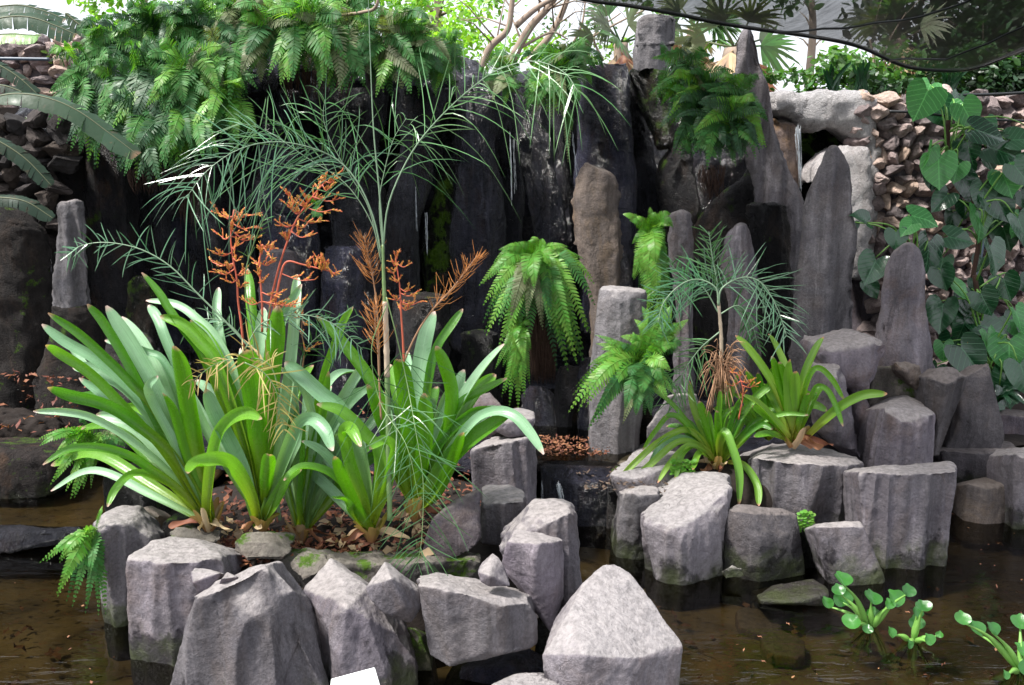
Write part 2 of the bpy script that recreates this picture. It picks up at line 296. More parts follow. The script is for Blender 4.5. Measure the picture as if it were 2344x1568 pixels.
def voxelize(bm, size, smooth=2):
    """even mesh for a rough hull: voxel remesh """
    me = bpy.data.meshes.new('t'); bm.to_mesh(me); bm.free(); o = bpy.data.objects.new('t', me); scn.collection.objects.link(o)
    md = o.modifiers.new('r', 'REMESH'); md.mode = 'VOXEL'; md.voxel_size = size; md.use_smooth_shade = True
    dg = bpy.context.evaluated_depsgraph_get(); ev = o.evaluated_get(dg); m2 = ev.to_mesh()
    out = bmesh.new(); out.from_mesh(m2); ev.to_mesh_clear(); bpy.data.objects.remove(o); bpy.data.meshes.remove(me)
    for _ in range(smooth): bmesh.ops.smooth_vert(out, verts=out.verts[:], factor=.5, use_axis_x=True, use_axis_y=True, use_axis_z=True)
    return out
SEED = [0]
def hull(points, bev=.012, L=.03, amp=.006, flute=0, ffreq=14, chip=.004, facets=6):
    bm = bmesh.new()
    for q in points: bm.verts.new(q)
    bmesh.ops.convex_hull(bm, input=bm.verts[:])
    bmesh.ops.delete(bm, geom=[v for v in bm.verts if not v.link_faces], context='VERTS')
    SEED[0] += 1; rs = random.Random(SEED[0]); cs = sum((v.co for v in bm.verts), V()) / len(bm.verts); sz = max((v.co - cs).length for v in bm.verts)
    for _ in range(facets):
        n_ = V((rs.uniform(-1, 1), rs.uniform(-1, .3), rs.uniform(-.7, .9))).normalized(); s_ = max((v.co - cs).dot(n_) for v in bm.verts)
        r = bmesh.ops.bisect_plane(bm, geom=bm.verts[:] + bm.edges[:] + bm.faces[:], plane_co=cs + n_ * (s_ - sz * rs.uniform(.01, .045)), plane_no=n_, clear_outer=True)
        vs = [v.co.copy() for v in bm.verts]; bm.clear()
        for q in vs: bm.verts.new(q)
        bmesh.ops.convex_hull(bm, input=bm.verts[:]); bmesh.ops.delete(bm, geom=[v for v in bm.verts if not v.link_faces], context='VERTS')
    bm = voxelize(bm, L * .27, 3 if bev > .02 else 0); roughen(bm, amp, SEED[0], flute * .95, ffreq, chip); return bm
def rock(label, Y, top, body, mat='rock', thick=.28, group=None, name='rock', cat='rock', back=.92, drop=None, parent=None, tilt=1.0, **k):
    """top: polygon of the visible upper face; body: outline of the sides (x, y[, nearer by])."""
    pts = []
    if top:
        yl = max(t[1] for t in top); zt = P(top[0][0], yl, Y).z
        for t in top:
            q = G(t[0], t[1], zt) if len(t) < 3 else P(t[0], t[1], Y + t[2])
            if len(t) < 3:
                d = min(max(q.y - Y, 0), thick * 1.3) * tilt; q = P(t[0], t[1], Y + d)
            pts.append(q)
    lo = 9
    for t in body:
        q = P(t[0], t[1], Y - (t[2] if len(t) > 2 else 0)); pts.append(q); lo = min(lo, q.z)
    cx = sum(q.x for q in pts) / len(pts); ext = []
    zm = sum(q.z for q in pts) / len(pts)
    for q in pts:
        if top: e = V((cx + (q.x - cx) * back, max(q.y, Y) + thick * (.9 if q.y < Y + thick * .5 else .25), q.z - .03))
        else: e = V((cx + (q.x - cx) * .8, max(q.y + .03, Y + thick * .8), zm + (q.z - zm) * (.8 if q.z > zm else 1)))
        if q.z > zm: e.z = min(e.z, EYE + (q.z - EYE) * (e.y / q.y) - .008)      # the back stays below the traced front rim
        ext.append(e)
    if drop is not None:
        for q in list(pts):
            if q.z < lo + .1: ext.append(V((q.x, q.y, drop))); ext.append(V((cx + (q.x - cx) * back, Y + thick, drop)))
    bm = hull(pts + ext, **k)
    o = finish(bm, name, M[mat], parent)
    if parent is None: tag(o, label, cat, group or 'stones around the pond'); center_origin(o)
    return o
def inpoly(x, y, poly):
    c = False; j = len(poly) - 1
    for i in range(len(poly)):
        a, b = poly[i], poly[j]
        if (a[1] > y) != (b[1] > y) and x < (b[0] - a[0]) * (y - a[1]) / (b[1] - a[1]) + a[0]: c = not c
        j = i
    return c
def edist(p, poly):
    m = 1e9
    for i in range(len(poly)):
        a = poly[i]; b = poly[(i + 1) % len(poly)]; ab = b - a; t = max(0, min(1, (p - a).dot(ab) / max(ab.dot(ab), 1e-9)))
        m = min(m, (p - a - ab * t).length)
    return m
def slab(name, Y, poly, mat, thick=.3, bulge=.1, rad=.12, L=.035, amp=.01, parent=None, lean=0, flute=0, sharp=70, **k):
    """a boulder with a free (also hollow) outline: real depth, pillowed towards the front."""
    bm = bmesh.new(); q = [P(x, y, Y) for x, y in poly]; zc = min(p.z for p in q)
    ol = [V((p.x, p.z)) for p in q]
    f = bm.faces.new([bm.verts.new(p) for p in q]); r = bmesh.ops.extrude_face_region(bm, geom=[f])
    bmesh.ops.translate(bm, verts=[g for g in r['geom'] if isinstance(g, bmesh.types.BMVert)], vec=(0, thick, 0))
    bmesh.ops.recalc_face_normals(bm, faces=bm.faces[:]); bm = voxelize(bm, L * .6, 1)
    for v in bm.verts:
        if v.co.y < Y + thick * .35:
            d = min(edist(V((v.co.x, v.co.z)), ol) / rad, 1); v.co.y -= bulge * math.sqrt(max(0, 1 - (1 - d) ** 2))
        v.co.y += lean * (v.co.z - zc)
    SEED[0] += 1; roughen(bm, amp, SEED[0], flute)
    return finish(bm, name, M[mat] if isinstance(mat, str) else mat, parent, sharp)
def loft(name, Y, secs, mat, depth=.8, expo=2.6, n=48, rows=None, amp=.012, flute=0, ffreq=12, parent=None, lean=0, cap=.35, sharp=50, twist=0, chip=0, poly=0):
    """upright stone from sections (y, x left, x right): closed, rounded-polygon cross-sections."""
    secs = sorted(secs); pts = [V((s[0], s[1], s[2])) for s in secs]
    Ls = abs(P(1171, secs[-1][0], Y).z - P(1171, secs[0][0], Y).z); rows = rows or max(10, int(Ls / .022))
    sp = spline(pts, rows); bm = bmesh.new(); rings = []; SEED[0] += 1; s0 = SEED[0]
    for i, s in enumerate(sp):
        a = P(s.y, s.x, Y); b = P(s.z, s.x, Y); c = (a + b) / 2; hw = max((b.x - a.x) / 2, .004); ring = []
        yy = lean * (P(1171, secs[-1][0], Y).z - c.z) * -1
        hd = hw * depth
        for j in range(n):
            th = 2 * math.pi * j / n + twist + noise.noise(V((s0 * 2.3, i * .02, 0))) * .8
            ct, st = math.cos(th), math.sin(th)
            if poly:
                ph_ = s0 * 1.9 + .06 * math.sin(i * .11); th = 2 * math.pi * j / n; ct, st = math.cos(th), math.sin(th)
                w0 = 2 * math.pi / poly; r = math.cos(w0 / 2) / math.cos(((th + ph_) % w0) - w0 / 2); mx = max(abs(math.cos(2 * math.pi * k_ / n) * math.cos(w0 / 2) / math.cos(((2 * math.pi * k_ / n + ph_) % w0) - w0 / 2)) for k_ in range(n)) if i == 0 and j == 0 else mx
                ring.append(bm.verts.new((c.x + hw * ct * r / mx, Y + yy + hd * st * r / mx + hd * .5, c.z))); continue
            r = (abs(ct) ** expo + abs(st) ** expo) ** (-1 / expo)
            ring.append(bm.verts.new((c.x + hw * ct * min(r, 1.0 / max(abs(ct), 1e-3)), Y + hd * .0 + yy + hd * st * r + hd * .5, c.z)))
        rings.append(ring)
    for i in range(len(rings) - 1):
        for j in range(n): bm.faces.new((rings[i][j], rings[i][(j + 1) % n], rings[i + 1][(j + 1) % n], rings[i + 1][j]))
    def capit(ring, dz, last):
        prev = ring
        cx = sum(v.co.x for v in ring) / n; cy = sum(v.co.y for v in ring) / n
        for q in range(1, 4):
            f_ = 1 - q / 4; nr = [bm.verts.new((cx + (v.co.x - cx) * f_, cy + (v.co.y - cy) * f_, v.co.z + dz * (1 - f_ * f_))) for v in ring]
            for j in range(n):
                fc = (prev[j], prev[(j + 1) % n], nr[(j + 1) % n], nr[j]); bm.faces.new(fc if last else fc[::-1])
            prev = nr
        bm.faces.new(prev if last else prev[::-1])
    wtop = (P(sp[0].z, sp[0].x, Y).x - P(sp[0].y, sp[0].x, Y).x)
    capit(rings[0], wtop * cap * .5, False); capit(rings[-1], 0, True)
    bmesh.ops.recalc_face_normals(bm, faces=bm.faces[:]); roughen(bm, amp, s0, flute, ffreq, chip)
    return finish(bm, name, M[mat], parent, 80)
def stone(label, Y, secs, mat, group='tall standing stones', name='standing_stone', foot=.1, **k):
    secs = sorted(secs); yb = 784 + FPX * math.tan(math.atan((EYE - foot) / Y) - PITCH)
    if yb > secs[-1][0] + 15: secs = secs + [(yb, secs[-1][1], secs[-1][2])]
    k.setdefault('poly', 6)
    o = loft(name, Y, secs, mat, **k); tag(o, label, 'standing stone', group); return center_origin(o)
# ---------------------------------------------------------------- foliage builders
def orth(T, n):
    r = n - T * n.dot(T)
    return r.normalized() if r.length > 1e-5 else T.orthogonal().normalized()
def frond(mb, c, width, Nrm, npin=26, prof=None, droop=.25, pw=1.0):
    """sword-fern frond: midrib along c with narrow pinnae both sides"""
    n = len(c) - 1; T = tangents(c); tot = sum((c[i + 1] - c[i]).length for i in range(n)); vs = []
    tube(mb, c, (width * .022, width * .008), 4)
    for k in range(npin):
        t = (k + .6) / npin; u = t * n; i = min(int(u), n - 1); p = c[i].lerp(c[i + 1], u - i); tt = T[i].lerp(T[min(i + 1, n)], u - i).normalized()
        nn = orth(tt, Nrm); s = tt.cross(nn)
        prf = min(1, (t + .12) * 2.6) * (1 - max(0, t - .3) / .7) ** .75 if not prof else prof(t)
        ln = width * .5 * max(prf, .06)
        w_ = tot / npin * .40 * pw * (.6 + .4 * prf)
        for sg in (-1, 1):
            d = (s * sg + tt * (.25 + .5 * t) + nn * rnd(-.22, .16)).normalized(); dr = V((0, 0, -1)) * ln * droop
            wv = (tt - d * tt.dot(d)).normalized() * w_
            a = p; m1 = p + d * ln * .35 + dr * .1; m2 = p + d * ln * .75 + dr * .5; e = p + d * ln * rnd(.95, 1.05) + dr
            fold = nn * w_ * .25
            mb.add([a - wv * .7, a + wv * .7, m1 + wv - fold, m1 - wv - fold, m2 + wv * .75, m2 - wv * .75, e], [(0, 1, 2, 3), (3, 2, 4, 5), (5, 4, 6)], [t] * 7)
def bez(a, b, c, n=9): return [a.lerp(b, i / n).lerp(b.lerp(c, i / n), i / n) for i in range(n + 1)]
def fern(label, root, fr, mat='fern', group='ferns growing on the rock wall', npin=26, drop=0, wscale=1):
    """root (x, y, Y); fr: list of (tip x, tip y, nearer by, width px, arch px[, mat])"""
    r0 = P(*root); o = empty('fern', r0, label, 'fern', group)
    if group != 'ferns hanging from the rock wall crest' and len(fr) > 8:
        fr = fr + [(f[0] + rnd(-22, 22), f[1] + rnd(-22, 12), f[2] * rnd(.3, 1), f[3] * rnd(.8, 1), f[4] * rnd(.6, 1.2)) + tuple(f[5:6]) for f in fr]
    for f in fr:
        tx, ty, dn, wp, arch = f[:5]; mt = f[5] if len(f) > 5 else mat
        ro = f[6] if len(f) > 6 else (rnd(-8, 8), rnd(-5, 5))
        a = P(root[0] + ro[0], root[1] + ro[1], root[2]); c = P(tx, ty, root[2] - dn)
        b = P((root[0] + ro[0]) * .55 + tx * .45, min(root[1] + ro[1], ty) * .6 + max(root[1] + ro[1], ty) * .4 - arch, root[2] - dn * .9 - .05)
        mb = MB(); nr = (V((0, -1, .35)) + V((rnd(-.5, .5), 0, rnd(-.2, .3)))).normalized()
        frond(mb, bez(a, b, c), wp * root[2] / FPX * wscale, nr, npin)
        mb.build('frond', M[mt], o)
    return o
def strap(mb, c, wid, Nrm, nseg=16, chan=.35, fold=0, base_w=.75, tipk=.12, twist=0, wave=.0):
    c = spline(c, nseg); T = tangents(c); vs = []; ts = []; ls_ = []; K = 5; sd_ = rnd(0, 99)
    for i, p in enumerate(c):
        t = i / nseg; T_ = T[i]; nn = orth(T_, Nrm)
        if twist: nn = Quaternion(T_, twist * t) @ nn
        s = T_.cross(nn)
        w_ = wid * .5 * (base_w + (1 - base_w) * math.sin(min(t * 2.2, 1) * math.pi / 2)) * (1 - max(0, (t - .72) / .28) ** 2.4) ** .5 if t < 1 else wid * tipk * .3
        if t > .9: w_ = max(w_, wid * tipk)
        for j in range(K):
            a = (j - 2) / 2
            up_ = chan * (1.5 - .9 * t) * w_ * (a * a) + wave * wid * math.sin(t * 9 + sd_ + a * 2) * abs(a)
            vs.append(p + s * w_ * a * (1 - .18 * chan * a * a) + nn * up_); ts.append(t); ls_.append(a)
    fs = [(i * K + j, i * K + j + 1, (i + 1) * K + j + 1, (i + 1) * K + j) for i in range(nseg) for j in range(K - 1)]
    mb.add(vs, fs, ts, 0, ls_)
def leafblade(mb, a, d, ln, w_, nn, bend=.2, ts=.5, n=3):
    """narrow pointed blade from a along d"""
    s = d.cross(nn).normalized(); vs = []; cu = rnd(-.22, .22)
    for i in range(n + 1):
        t = i / n; q = a + d * ln * t + (s * cu - V((0, 0, 1)) * bend) * ln * t * t
        ww = w_ * (0.55 if i == 0 else (1 if i < n else .05)) * (1 - .35 * t)
        vs += [q - s * ww * .5, q + s * ww * .5]
    mb.add(vs, [(2 * i, 2 * i + 1, 2 * i + 3, 2 * i + 2) for i in range(n)], [ts] * len(vs))
def plume(parent, pts, Y, nl, ln, w_=4.5, mat='reed', stem='silver', sw=4, start=.25, bend=.35, open_=.9, name='frond', spread=1.0, endfan=False):
    """pinnate frond with long narrow leaflets. pts: (x, y[, nearer by]) pixels at distance Y"""
    px = Y / FPX; c = spline([P(q[0], q[1], Y - (q[2] if len(q) > 2 else 0)) for q in pts], 30); T = tangents(c)
    mb = MB(); tube(mb, c, (sw * px * .5, sw * px * .15), 6); st_ = mb.build(name, M[stem], parent)
    mb = MB()
    for k in range(nl):
        t = start + (1 - start) * (k + rnd(0, .8)) / nl; i = min(int(t * 30), 29); p = c[i].lerp(c[i + 1], t * 30 - i); tt = T[i]
        for sg in (-1, 1):
            n0 = V((rnd(-.4, .4), -1, rnd(-.1, .8))).normalized(); nn = orth(tt, n0); s = tt.cross(nn) * sg
            d = (s * open_ + tt * rnd(.45, 1.1) + V((rnd(-.55, .55), rnd(-.5, .5), rnd(-.35, .5))) * spread).normalized()
            l2 = ln * px * rnd(.6, 1.25) * (1 - .45 * max(0, t - .5) / .5)
            leafblade(mb, p, d, l2, w_ * px * rnd(.6, 1.05), orth(d, nn), bend * rnd(-.2, 1.9), t, 6)
    o = mb.build('leaflets', M[mat], st_); return st_
def heart(mb, c, ln, d, nn, w_=.92, cup=.12):
    """heart-shaped blade: c = middle, d = direction of tip"""
    d = d.normalized(); nn = orth(d, nn); s = d.cross(nn); K = 18; vs = [c - d * ln * .18]; ts = [0]; out = []
    prof = [(0, -.20), (.12, -.36), (.26, -.44), (.40, -.40), (.48, -.26), (.50, -.06), (.45, .14), (.34, .32), (.20, .46), (.07, .56), (0, .64)]
    for sg in (1, -1):
        ring = prof if sg == 1 else prof[-2:0:-1]
        for x, y in ring: out.append((x * sg * w_, y))
    k2 = rnd(-.1, .1); ph = rnd(0, 6)
    def pt(x, y, f):
        r = math.hypot(x, y); z = cup * abs(x) * 1.0 - .35 * max(0, y) ** 2 * .9 + .035 * math.sin(x * 16 + ph + y * 5) * r * 2
        return c + s * x * ln + d * y * ln + nn * z * ln * (1 if f else 1)
    n = len(out); mid = []
    for x, y in out: mid.append(pt(x * .55, (y + .18) * .55 - .18, 1))
    vs += mid; vs += [pt(x, y, 1) for x, y in out]; ts = [.2] + [.5] * n + [.8] * n
    vs[0] = pt(0, -.18, 1); co = [(0, -.18)] + [(x * .55, (y + .18) * .55 - .18) for x, y in out] + out
    fs = [(0, 1 + i, 1 + (i + 1) % n) for i in range(n)] + [(1 + i, 1 + n + i, 1 + n + (i + 1) % n, 1 + (i + 1) % n) for i in range(n)]
    mb.add(vs, fs, [q[1] for q in co], 0, [q[0] for q in co])
def leafcloud(mb, c, rx, ry, rz, n, size, flat=.0, m=0, clumps=0):
    cl = None
    if clumps: cl = [(V((rnd(-1, 1), rnd(-1, 1), rnd(-1, 1))), rnd(.18, .42)) for _ in range(clumps)]
    for _ in range(n):
        if cl:
            q, r = random.choice(cl); u = q * .8 + V((random.gauss(0, 1), random.gauss(0, 1), random.gauss(0, 1))) * r * .6
        else:
            while True:
                u = V((rnd(-1, 1), rnd(-1, 1), rnd(-1, 1)))
                if u.length < 1: break
        p = c + V((u.x * rx, u.y * ry, u.z * rz)); d = V((rnd(-1, 1), rnd(-1, 1), rnd(-1, .4))).normalized(); nn = orth(d, V((rnd(-1, 1), rnd(-1, 1), rnd(0, 1.5))))
        s = d.cross(nn); l = size * rnd(.6, 1.3); w_ = l * rnd(.4, .6)
        mb.add([p, p + d * l * .35 + s * w_ * .5 + nn * l * .06, p + d * l * .75 + s * w_ * .35, p + d * l, p + d * l * .75 - s * w_ * .35, p + d * l * .35 - s * w_ * .5 + nn * l * .06], [(0, 1, 2, 3), (0, 3, 4, 5)], [.5] * 6, m)
# ================================================================ SETTING
def sheet(name, x0, x1, y0, y1, z, mat, nx=2, ny=2, amp=0, fr=2.0, kind='structure'):
    mb = MB(); vs = []
    for j in range(ny + 1):
        for i in range(nx + 1):
            x = x0 + (x1 - x0) * i / nx; y = y0 + (y1 - y0) * j / ny
            vs.append(V((x, y, z + (noise.noise(V((x * fr, y * fr, z + 3))) * amp + noise.noise(V((x * fr * 4, y * fr * 4, z))) * amp * .3 if amp else 0))))
    fs = [(j * (nx + 1) + i, j * (nx + 1) + i + 1, (j + 1) * (nx + 1) + i + 1, (j + 1) * (nx + 1) + i) for j in range(ny) for i in range(nx)]
    mb.add(vs, fs); return tag(mb.build(name, mat), kind=kind)
# pond bed with silt, sunken leaves
m, nt, b, out = nmat('pond_silt'); geo = N(nt, 'NewGeometry'); p_ = geo.outputs['Position']
c_ = mix(nt, ramp(nt, ntex(nt, p_, 2.2, 6, .65, .6), [(.35, g3(0)), (.65, g3(1))]), (.06, .045, .026), (.23, .175, .10))
c_ = mix(nt, ramp(nt, ntex(nt, mapping(nt, p_, (1, 2.2, 1)), 9, 5, .75, 1.2), [(.56, g3(0)), (.62, g3(.8))]), c_, (.02, .012, .008))
c_ = mix(nt, ramp(nt, ntex(nt, p_, 24, 4, .7, .6), [(.60, g3(0)), (.66, g3(.6))]), c_, (.20, .09, .045))
nt.links.new(c_, b.inputs[0]); b.inputs['Roughness'].default_value = .9; M['bed'] = m
m, nt, b, out = nmat('pond_water'); nt.nodes.remove(b); geo = N(nt, 'NewGeometry')
tr = N(nt, 'BsdfTransparent'); tr.inputs[0].default_value = (.35, .325, .24, 1); gl = N(nt, 'BsdfGlossy'); gl.inputs['Roughness'].default_value = .02
fr = N(nt, 'Fresnel'); fr.inputs['IOR'].default_value = 1.36
bp = N(nt, 'Bump'); bp.inputs['Strength'].default_value = .16; bp.inputs['Distance'].default_value = .02
nt.links.new(ntex(nt, mapping(nt, geo.outputs['Position'], (5, 16, 1)), 1.2, 3, .5, .6), bp.inputs['Height'])
nt.links.new(bp.outputs[0], gl.inputs['Normal']); nt.links.new(bp.outputs[0], fr.inputs['Normal'])
ms = N(nt, 'MixShader'); nt.links.new(math_(nt, 'MULTIPLY', fr.outputs[0], 1.25, True), ms.inputs[0]); nt.links.new(tr.outputs[0], ms.inputs[1]); nt.links.new(gl.outputs[0], ms.inputs[2]); nt.links.new(ms.outputs[0], out.inputs[0]); M['water'] = m
sheet('ground', -150, 150, -60, 220, -.5, M['soil'])
sheet('pond_bed', -5, 5, .3, 5.6, -.13, M['bed'], 90, 60, .035, 2.0)
sheet('water', -5, 5, .3, 5.6, 0.0, M['water'])
sheet('upper_pool_bed', -3.6, -1.55, 3.62, 5.3, .03, M['bed'], 20, 16, .02)
sheet('upper_pool_water', -3.6, -1.55, 3.60, 5.3, .08, M['water'])
sheet('spring_pool_water', -.1, .78, 3.98, 5.4, .285, M['water'])
sheet('rocky_floor', -1.7, 1.55, 3.98, 6.1, .23, M['wet'], 110, 70, .05, 3)
sheet('right_bank', 1.9, 5, 4.55, 7, .17, M['soil'], 60, 40, .08, 2)
sheet('terrace', -60, 60, 6.15, 140, 2.0, M['soil'], 60, 60, .15, .6)
mb = MB(); mb.add([V((-60, 6.2, 2.05)), V((60, 6.2, 2.05)), V((60, 6.2, -.6)), V((-60, 6.2, -.6))], [(0, 1, 2, 3)]); tag(mb.build('terrace_bank', M['soil']), kind='structure')
def mound(name, cx, cy, rx, ry, z0, h, mat, n=40, amp=.02):
    mb = MB(); vs = [V((cx, cy, z0 + h))]; fs = []; Rn = 14
    for r in range(1, Rn + 1):
        for j in range(n):
            t = r / Rn; x = cx + rx * t * math.cos(2 * math.pi * j / n); y = cy + ry * t * math.sin(2 * math.pi * j / n)
            vs.append(V((x, y, z0 + h * (1 - t ** 3) + noise.noise(V((x * 9, y * 9, 1))) * amp - (.35 if r == Rn else 0))))
    fs += [(0, 1 + j, 1 + (j + 1) % n) for j in range(n)]
    for r in range(Rn - 1):
        for j in range(n): a = 1 + r * n + j; b_ = 1 + r * n + (j + 1) % n; fs.append((a, a + n, b_ + n, b_))
    mb.add(vs, fs); return tag(mb.build(name, mat), kind='structure')
mound('planter_soil', -.72, 3.6, .9, .80, .12, .10, M['soil'])
mound('planting_soil', 1.0, 4.0, .45, .28, .12, .16, M['soil'])
# left bank
o = rock('', 4.03, None, [(-260, 1150), (-260, 1040), (60, 1036), (108, 1046), (112, 1140), (60, 1150)], 'bank', thick=1.8, name='left_bank', back=1.0, bev=.03, L=.05, amp=.012, parent=None)
for k_ in ('label', 'category', 'group'):
    if k_ in o: del o[k_]
tag(o, kind='structure')
o = rock('', 4.6, None, [(-300, 1040), (-300, 962), (80, 965), (120, 1000), (130, 1040)], 'soil', thick=1.4, name='leafy_bank', back=1.0, bev=.03, L=.06, amp=.03)
for k_ in ('label', 'category', 'group'):
    if k_ in o: del o[k_]
tag(o, kind='structure')
o = rock('', 3.60, [(-200, 1200), (60, 1214), (170, 1205), (180, 1212)], [(-200, 1255, .03), (0, 1262, .03), (90, 1258, .03), (185, 1240)], 'wet', thick=.22, name='weir_kerb', back=1.0, L=.03, amp=.01)
tag(o, 'low black kerb that water spills over at the left pool', 'kerb'); del o['group']

# ================================================================ FOREGROUND STONES
GE = 'stones edging the planter island'; GR = 'stones edging the right planting'
rock('narrow upright stone at the left corner of the island with a fern beside it', 2.98, [(211, 1187), (278, 1157), (320, 1158), (304, 1186), (286, 1198), (225, 1200)],
     [(211, 1192), (228, 1204, .06), (262, 1203, .05), (300, 1195), (338, 1225), (342, 1255), (300, 1440), (246, 1443), (252, 1380, .05), (236, 1330)], thick=.22, group=GE, flute=.012, ffreq=16, drop=-.2)
rock('small brown stone behind the narrow upright corner stone', 3.25, [(322, 1160), (345, 1155), (362, 1172), (350, 1180)], [(322, 1170), (340, 1182, .03), (364, 1180), (366, 1210), (335, 1230)], 'rock_tan', thick=.15, group=GE)
rock('broad block with beige top and green algae at its waterline, second stone from the left', 2.74, [(288, 1272), (345, 1240), (382, 1230), (440, 1234), (500, 1254), (512, 1270), (470, 1280), (430, 1275), (365, 1280), (355, 1285)],
     [(288, 1276), (355, 1288, .05), (440, 1285, .05), (512, 1275), (512, 1330), (440, 1500), (410, 1490, .04), (298, 1480), (294, 1430)], thick=.3, group=GE, flute=.016, ffreq=13, drop=-.2)
rock('big fluted slab leaning up to a point, nearest stone at the bottom left', 2.42, None, [(628, 1284, -.10), (600, 1292, -.08), (515, 1320, -.05), (470, 1345, -.03), (435, 1365), (415, 1418), (405, 1500), (390, 1590), (480, 1362, .06), (520, 1590, .1), (600, 1300, -.03), (640, 1590, .08), (655, 1330, -.05), (745, 1600), (700, 1460)],
     thick=.26, group=GE, flute=.05, ffreq=8, L=.022, amp=.005, bev=.01, drop=-.3, facets=1)
rock('grey boulder with stepped face between the fluted slab and the flat-topped block', 2.56, None, [(755, 1278, -.2), (700, 1345, -.12), (688, 1362, -.08), (715, 1480), (735, 1590), (700, 1405, -.02), (800, 1310, -.12), (840, 1348, -.05), (880, 1400, -.02), (790, 1392, .08), (915, 1455, .02), (950, 1510), (962, 1590), (780, 1500, .13), (860, 1590, .12)],
     thick=.26, group=GE, L=.022, flute=.02, ffreq=9, drop=-.3)
rock('diamond-shaped stone wedged on its corner above two larger boulders', 2.50, None, [(880, 1283, -.06), (895, 1325, .05), (838, 1345), (842, 1366, .02), (885, 1412, .03), (940, 1428), (968, 1388, -.03), (962, 1355, -.05), (920, 1315, -.04), (930, 1390, .05)], 'rock', thick=.13, group=GE, L=.016, amp=.004)
rock('flat-topped block with pale rim, centre of the front row, small triangular stone on it', 2.50, [(958, 1316), (1000, 1308), (1100, 1330), (1212, 1365), (1215, 1378), (1140, 1388), (1090, 1365), (1000, 1342)],
     [(957, 1340), (1000, 1345, .05), (1090, 1365, .07), (1140, 1388, .07), (1215, 1385, .01), (1230, 1412, -.03), (1226, 1480), (1180, 1492, .05), (1110, 1512, .06), (1030, 1528, .04), (985, 1500), (978, 1420), (972, 1385)], thick=.24, group=GE, flute=.015, ffreq=10, L=.02, tilt=.9)
rock('small triangular grey stone lying on the flat-topped block', 2.52, None, [(1127, 1265, -.05), (1140, 1275, -.04), (1093, 1310), (1100, 1330, .02), (1122, 1343, .03), (1168, 1341, .01), (1150, 1290, -.03), (1120, 1320, .04)], 'rock', thick=.09, group=GE, L=.014, amp=.003)
rock('squat grey column with chipped front, before the taller right column', 2.66, [(1180, 1213), (1240, 1220), (1290, 1235), (1235, 1240), (1166, 1242)],
     [(1165, 1242, .03), (1235, 1242, .07), (1290, 1240), (1290, 1380), (1262, 1450, .02), (1215, 1372, .04), (1165, 1325, .02), (1150, 1290), (1225, 1280, .08), (1250, 1440)], 'rock', thick=.18, group=GE, L=.02, flute=.01)
rock('tall column with beige cut top and ribbed right side, back right corner of the island', 2.86, [(1225, 1140), (1262, 1142), (1315, 1153), (1312, 1172), (1290, 1180), (1210, 1185)],
     [(1200, 1185), (1290, 1182, .05), (1316, 1165), (1330, 1330), (1318, 1390), (1290, 1440, .03), (1140, 1245), (1170, 1240, .03), (1145, 1262)], 'rock', thick=.22, group=GE, L=.022, flute=.015, ffreq=20, drop=-.2)
rock('small hexagonal block with bright flat top behind the tall right column', 3.2, [(1100, 1118), (1112, 1112), (1165, 1110), (1198, 1122), (1200, 1143), (1150, 1150), (1105, 1156)],
     [(1100, 1155), (1150, 1152, .04), (1200, 1146), (1200, 1230), (1150, 1250, .03), (1100, 1245)], 'rock', thick=.2, group=GE, flute=.012, L=.022)
rock('dark slanting slab behind the drooping reed frond at the right of the soil', 3.02, None, [(985, 1185), (1035, 1145, -.08), (1100, 1118, -.12), (1101, 1240), (1075, 1265, .03), (1020, 1290, .02), (955, 1285)], 'rock_dim', thick=.12, group=GE)
rock('mossy humped boulder at the soil edge below the strap leaves', 2.92, None, [(530, 1230), (560, 1215, -.06), (605, 1213, -.08), (625, 1240, .0), (670, 1262), (655, 1285, .05), (560, 1290, .06), (528, 1265)], 'rock_moss', thick=.2, group=GE, bev=.03, amp=.012)
rock('mossy rounded boulder just right of the humped one', 2.9, None, [(668, 1275), (700, 1255, -.06), (745, 1255, -.05), (760, 1280), (740, 1310, .04), (690, 1330, .05), (655, 1300)], 'rock_moss', thick=.18, group=GE, bev=.03, amp=.012)
rock('long low mossy kerb of rough mortar in front of the soil', 2.96, [(640, 1262), (820, 1262), (960, 1270), (1105, 1255), (1108, 1275), (960, 1285), (700, 1285)], [(620, 1280), (700, 1290, .04), (900, 1290, .05), (1108, 1275), (1105, 1310), (980, 1330, .03), (700, 1340, .02), (620, 1330)], 'rock_moss', thick=.16, group=GE, bev=.03, amp=.016, drop=-.15)
rock('small mossy stone under the leaning stalks inside the planter', 3.05, None, [(378, 1222), (400, 1205, -.03), (460, 1212, -.05), (505, 1238), (480, 1252, .02), (400, 1245, .02)], 'rock_moss', thick=.14, group=GE, amp=.012)
rock('black stone among dead leaves behind the broad block', 3.15, None, [(370, 1195), (400, 1172, -.04), (440, 1180), (460, 1215), (400, 1235, .03), (365, 1222)], 'wet_dim', thick=.14, group=GE)
rock('small layered grey chip left of the fluted slab tip', 2.46, None, [(434, 1308), (445, 1300, -.03), (482, 1302, -.03), (508, 1310), (495, 1348), (455, 1362, .02), (438, 1335, .03)], 'rock', thick=.08, group=GE, L=.014, amp=.004)
rock('little tilted chip touching the upper edge of the fluted slab', 2.44, None, [(520, 1308, -.02), (546, 1320), (520, 1345), (498, 1342, .01), (505, 1325, .03)], 'rock', thick=.06, group=GE, L=.014, amp=.003)
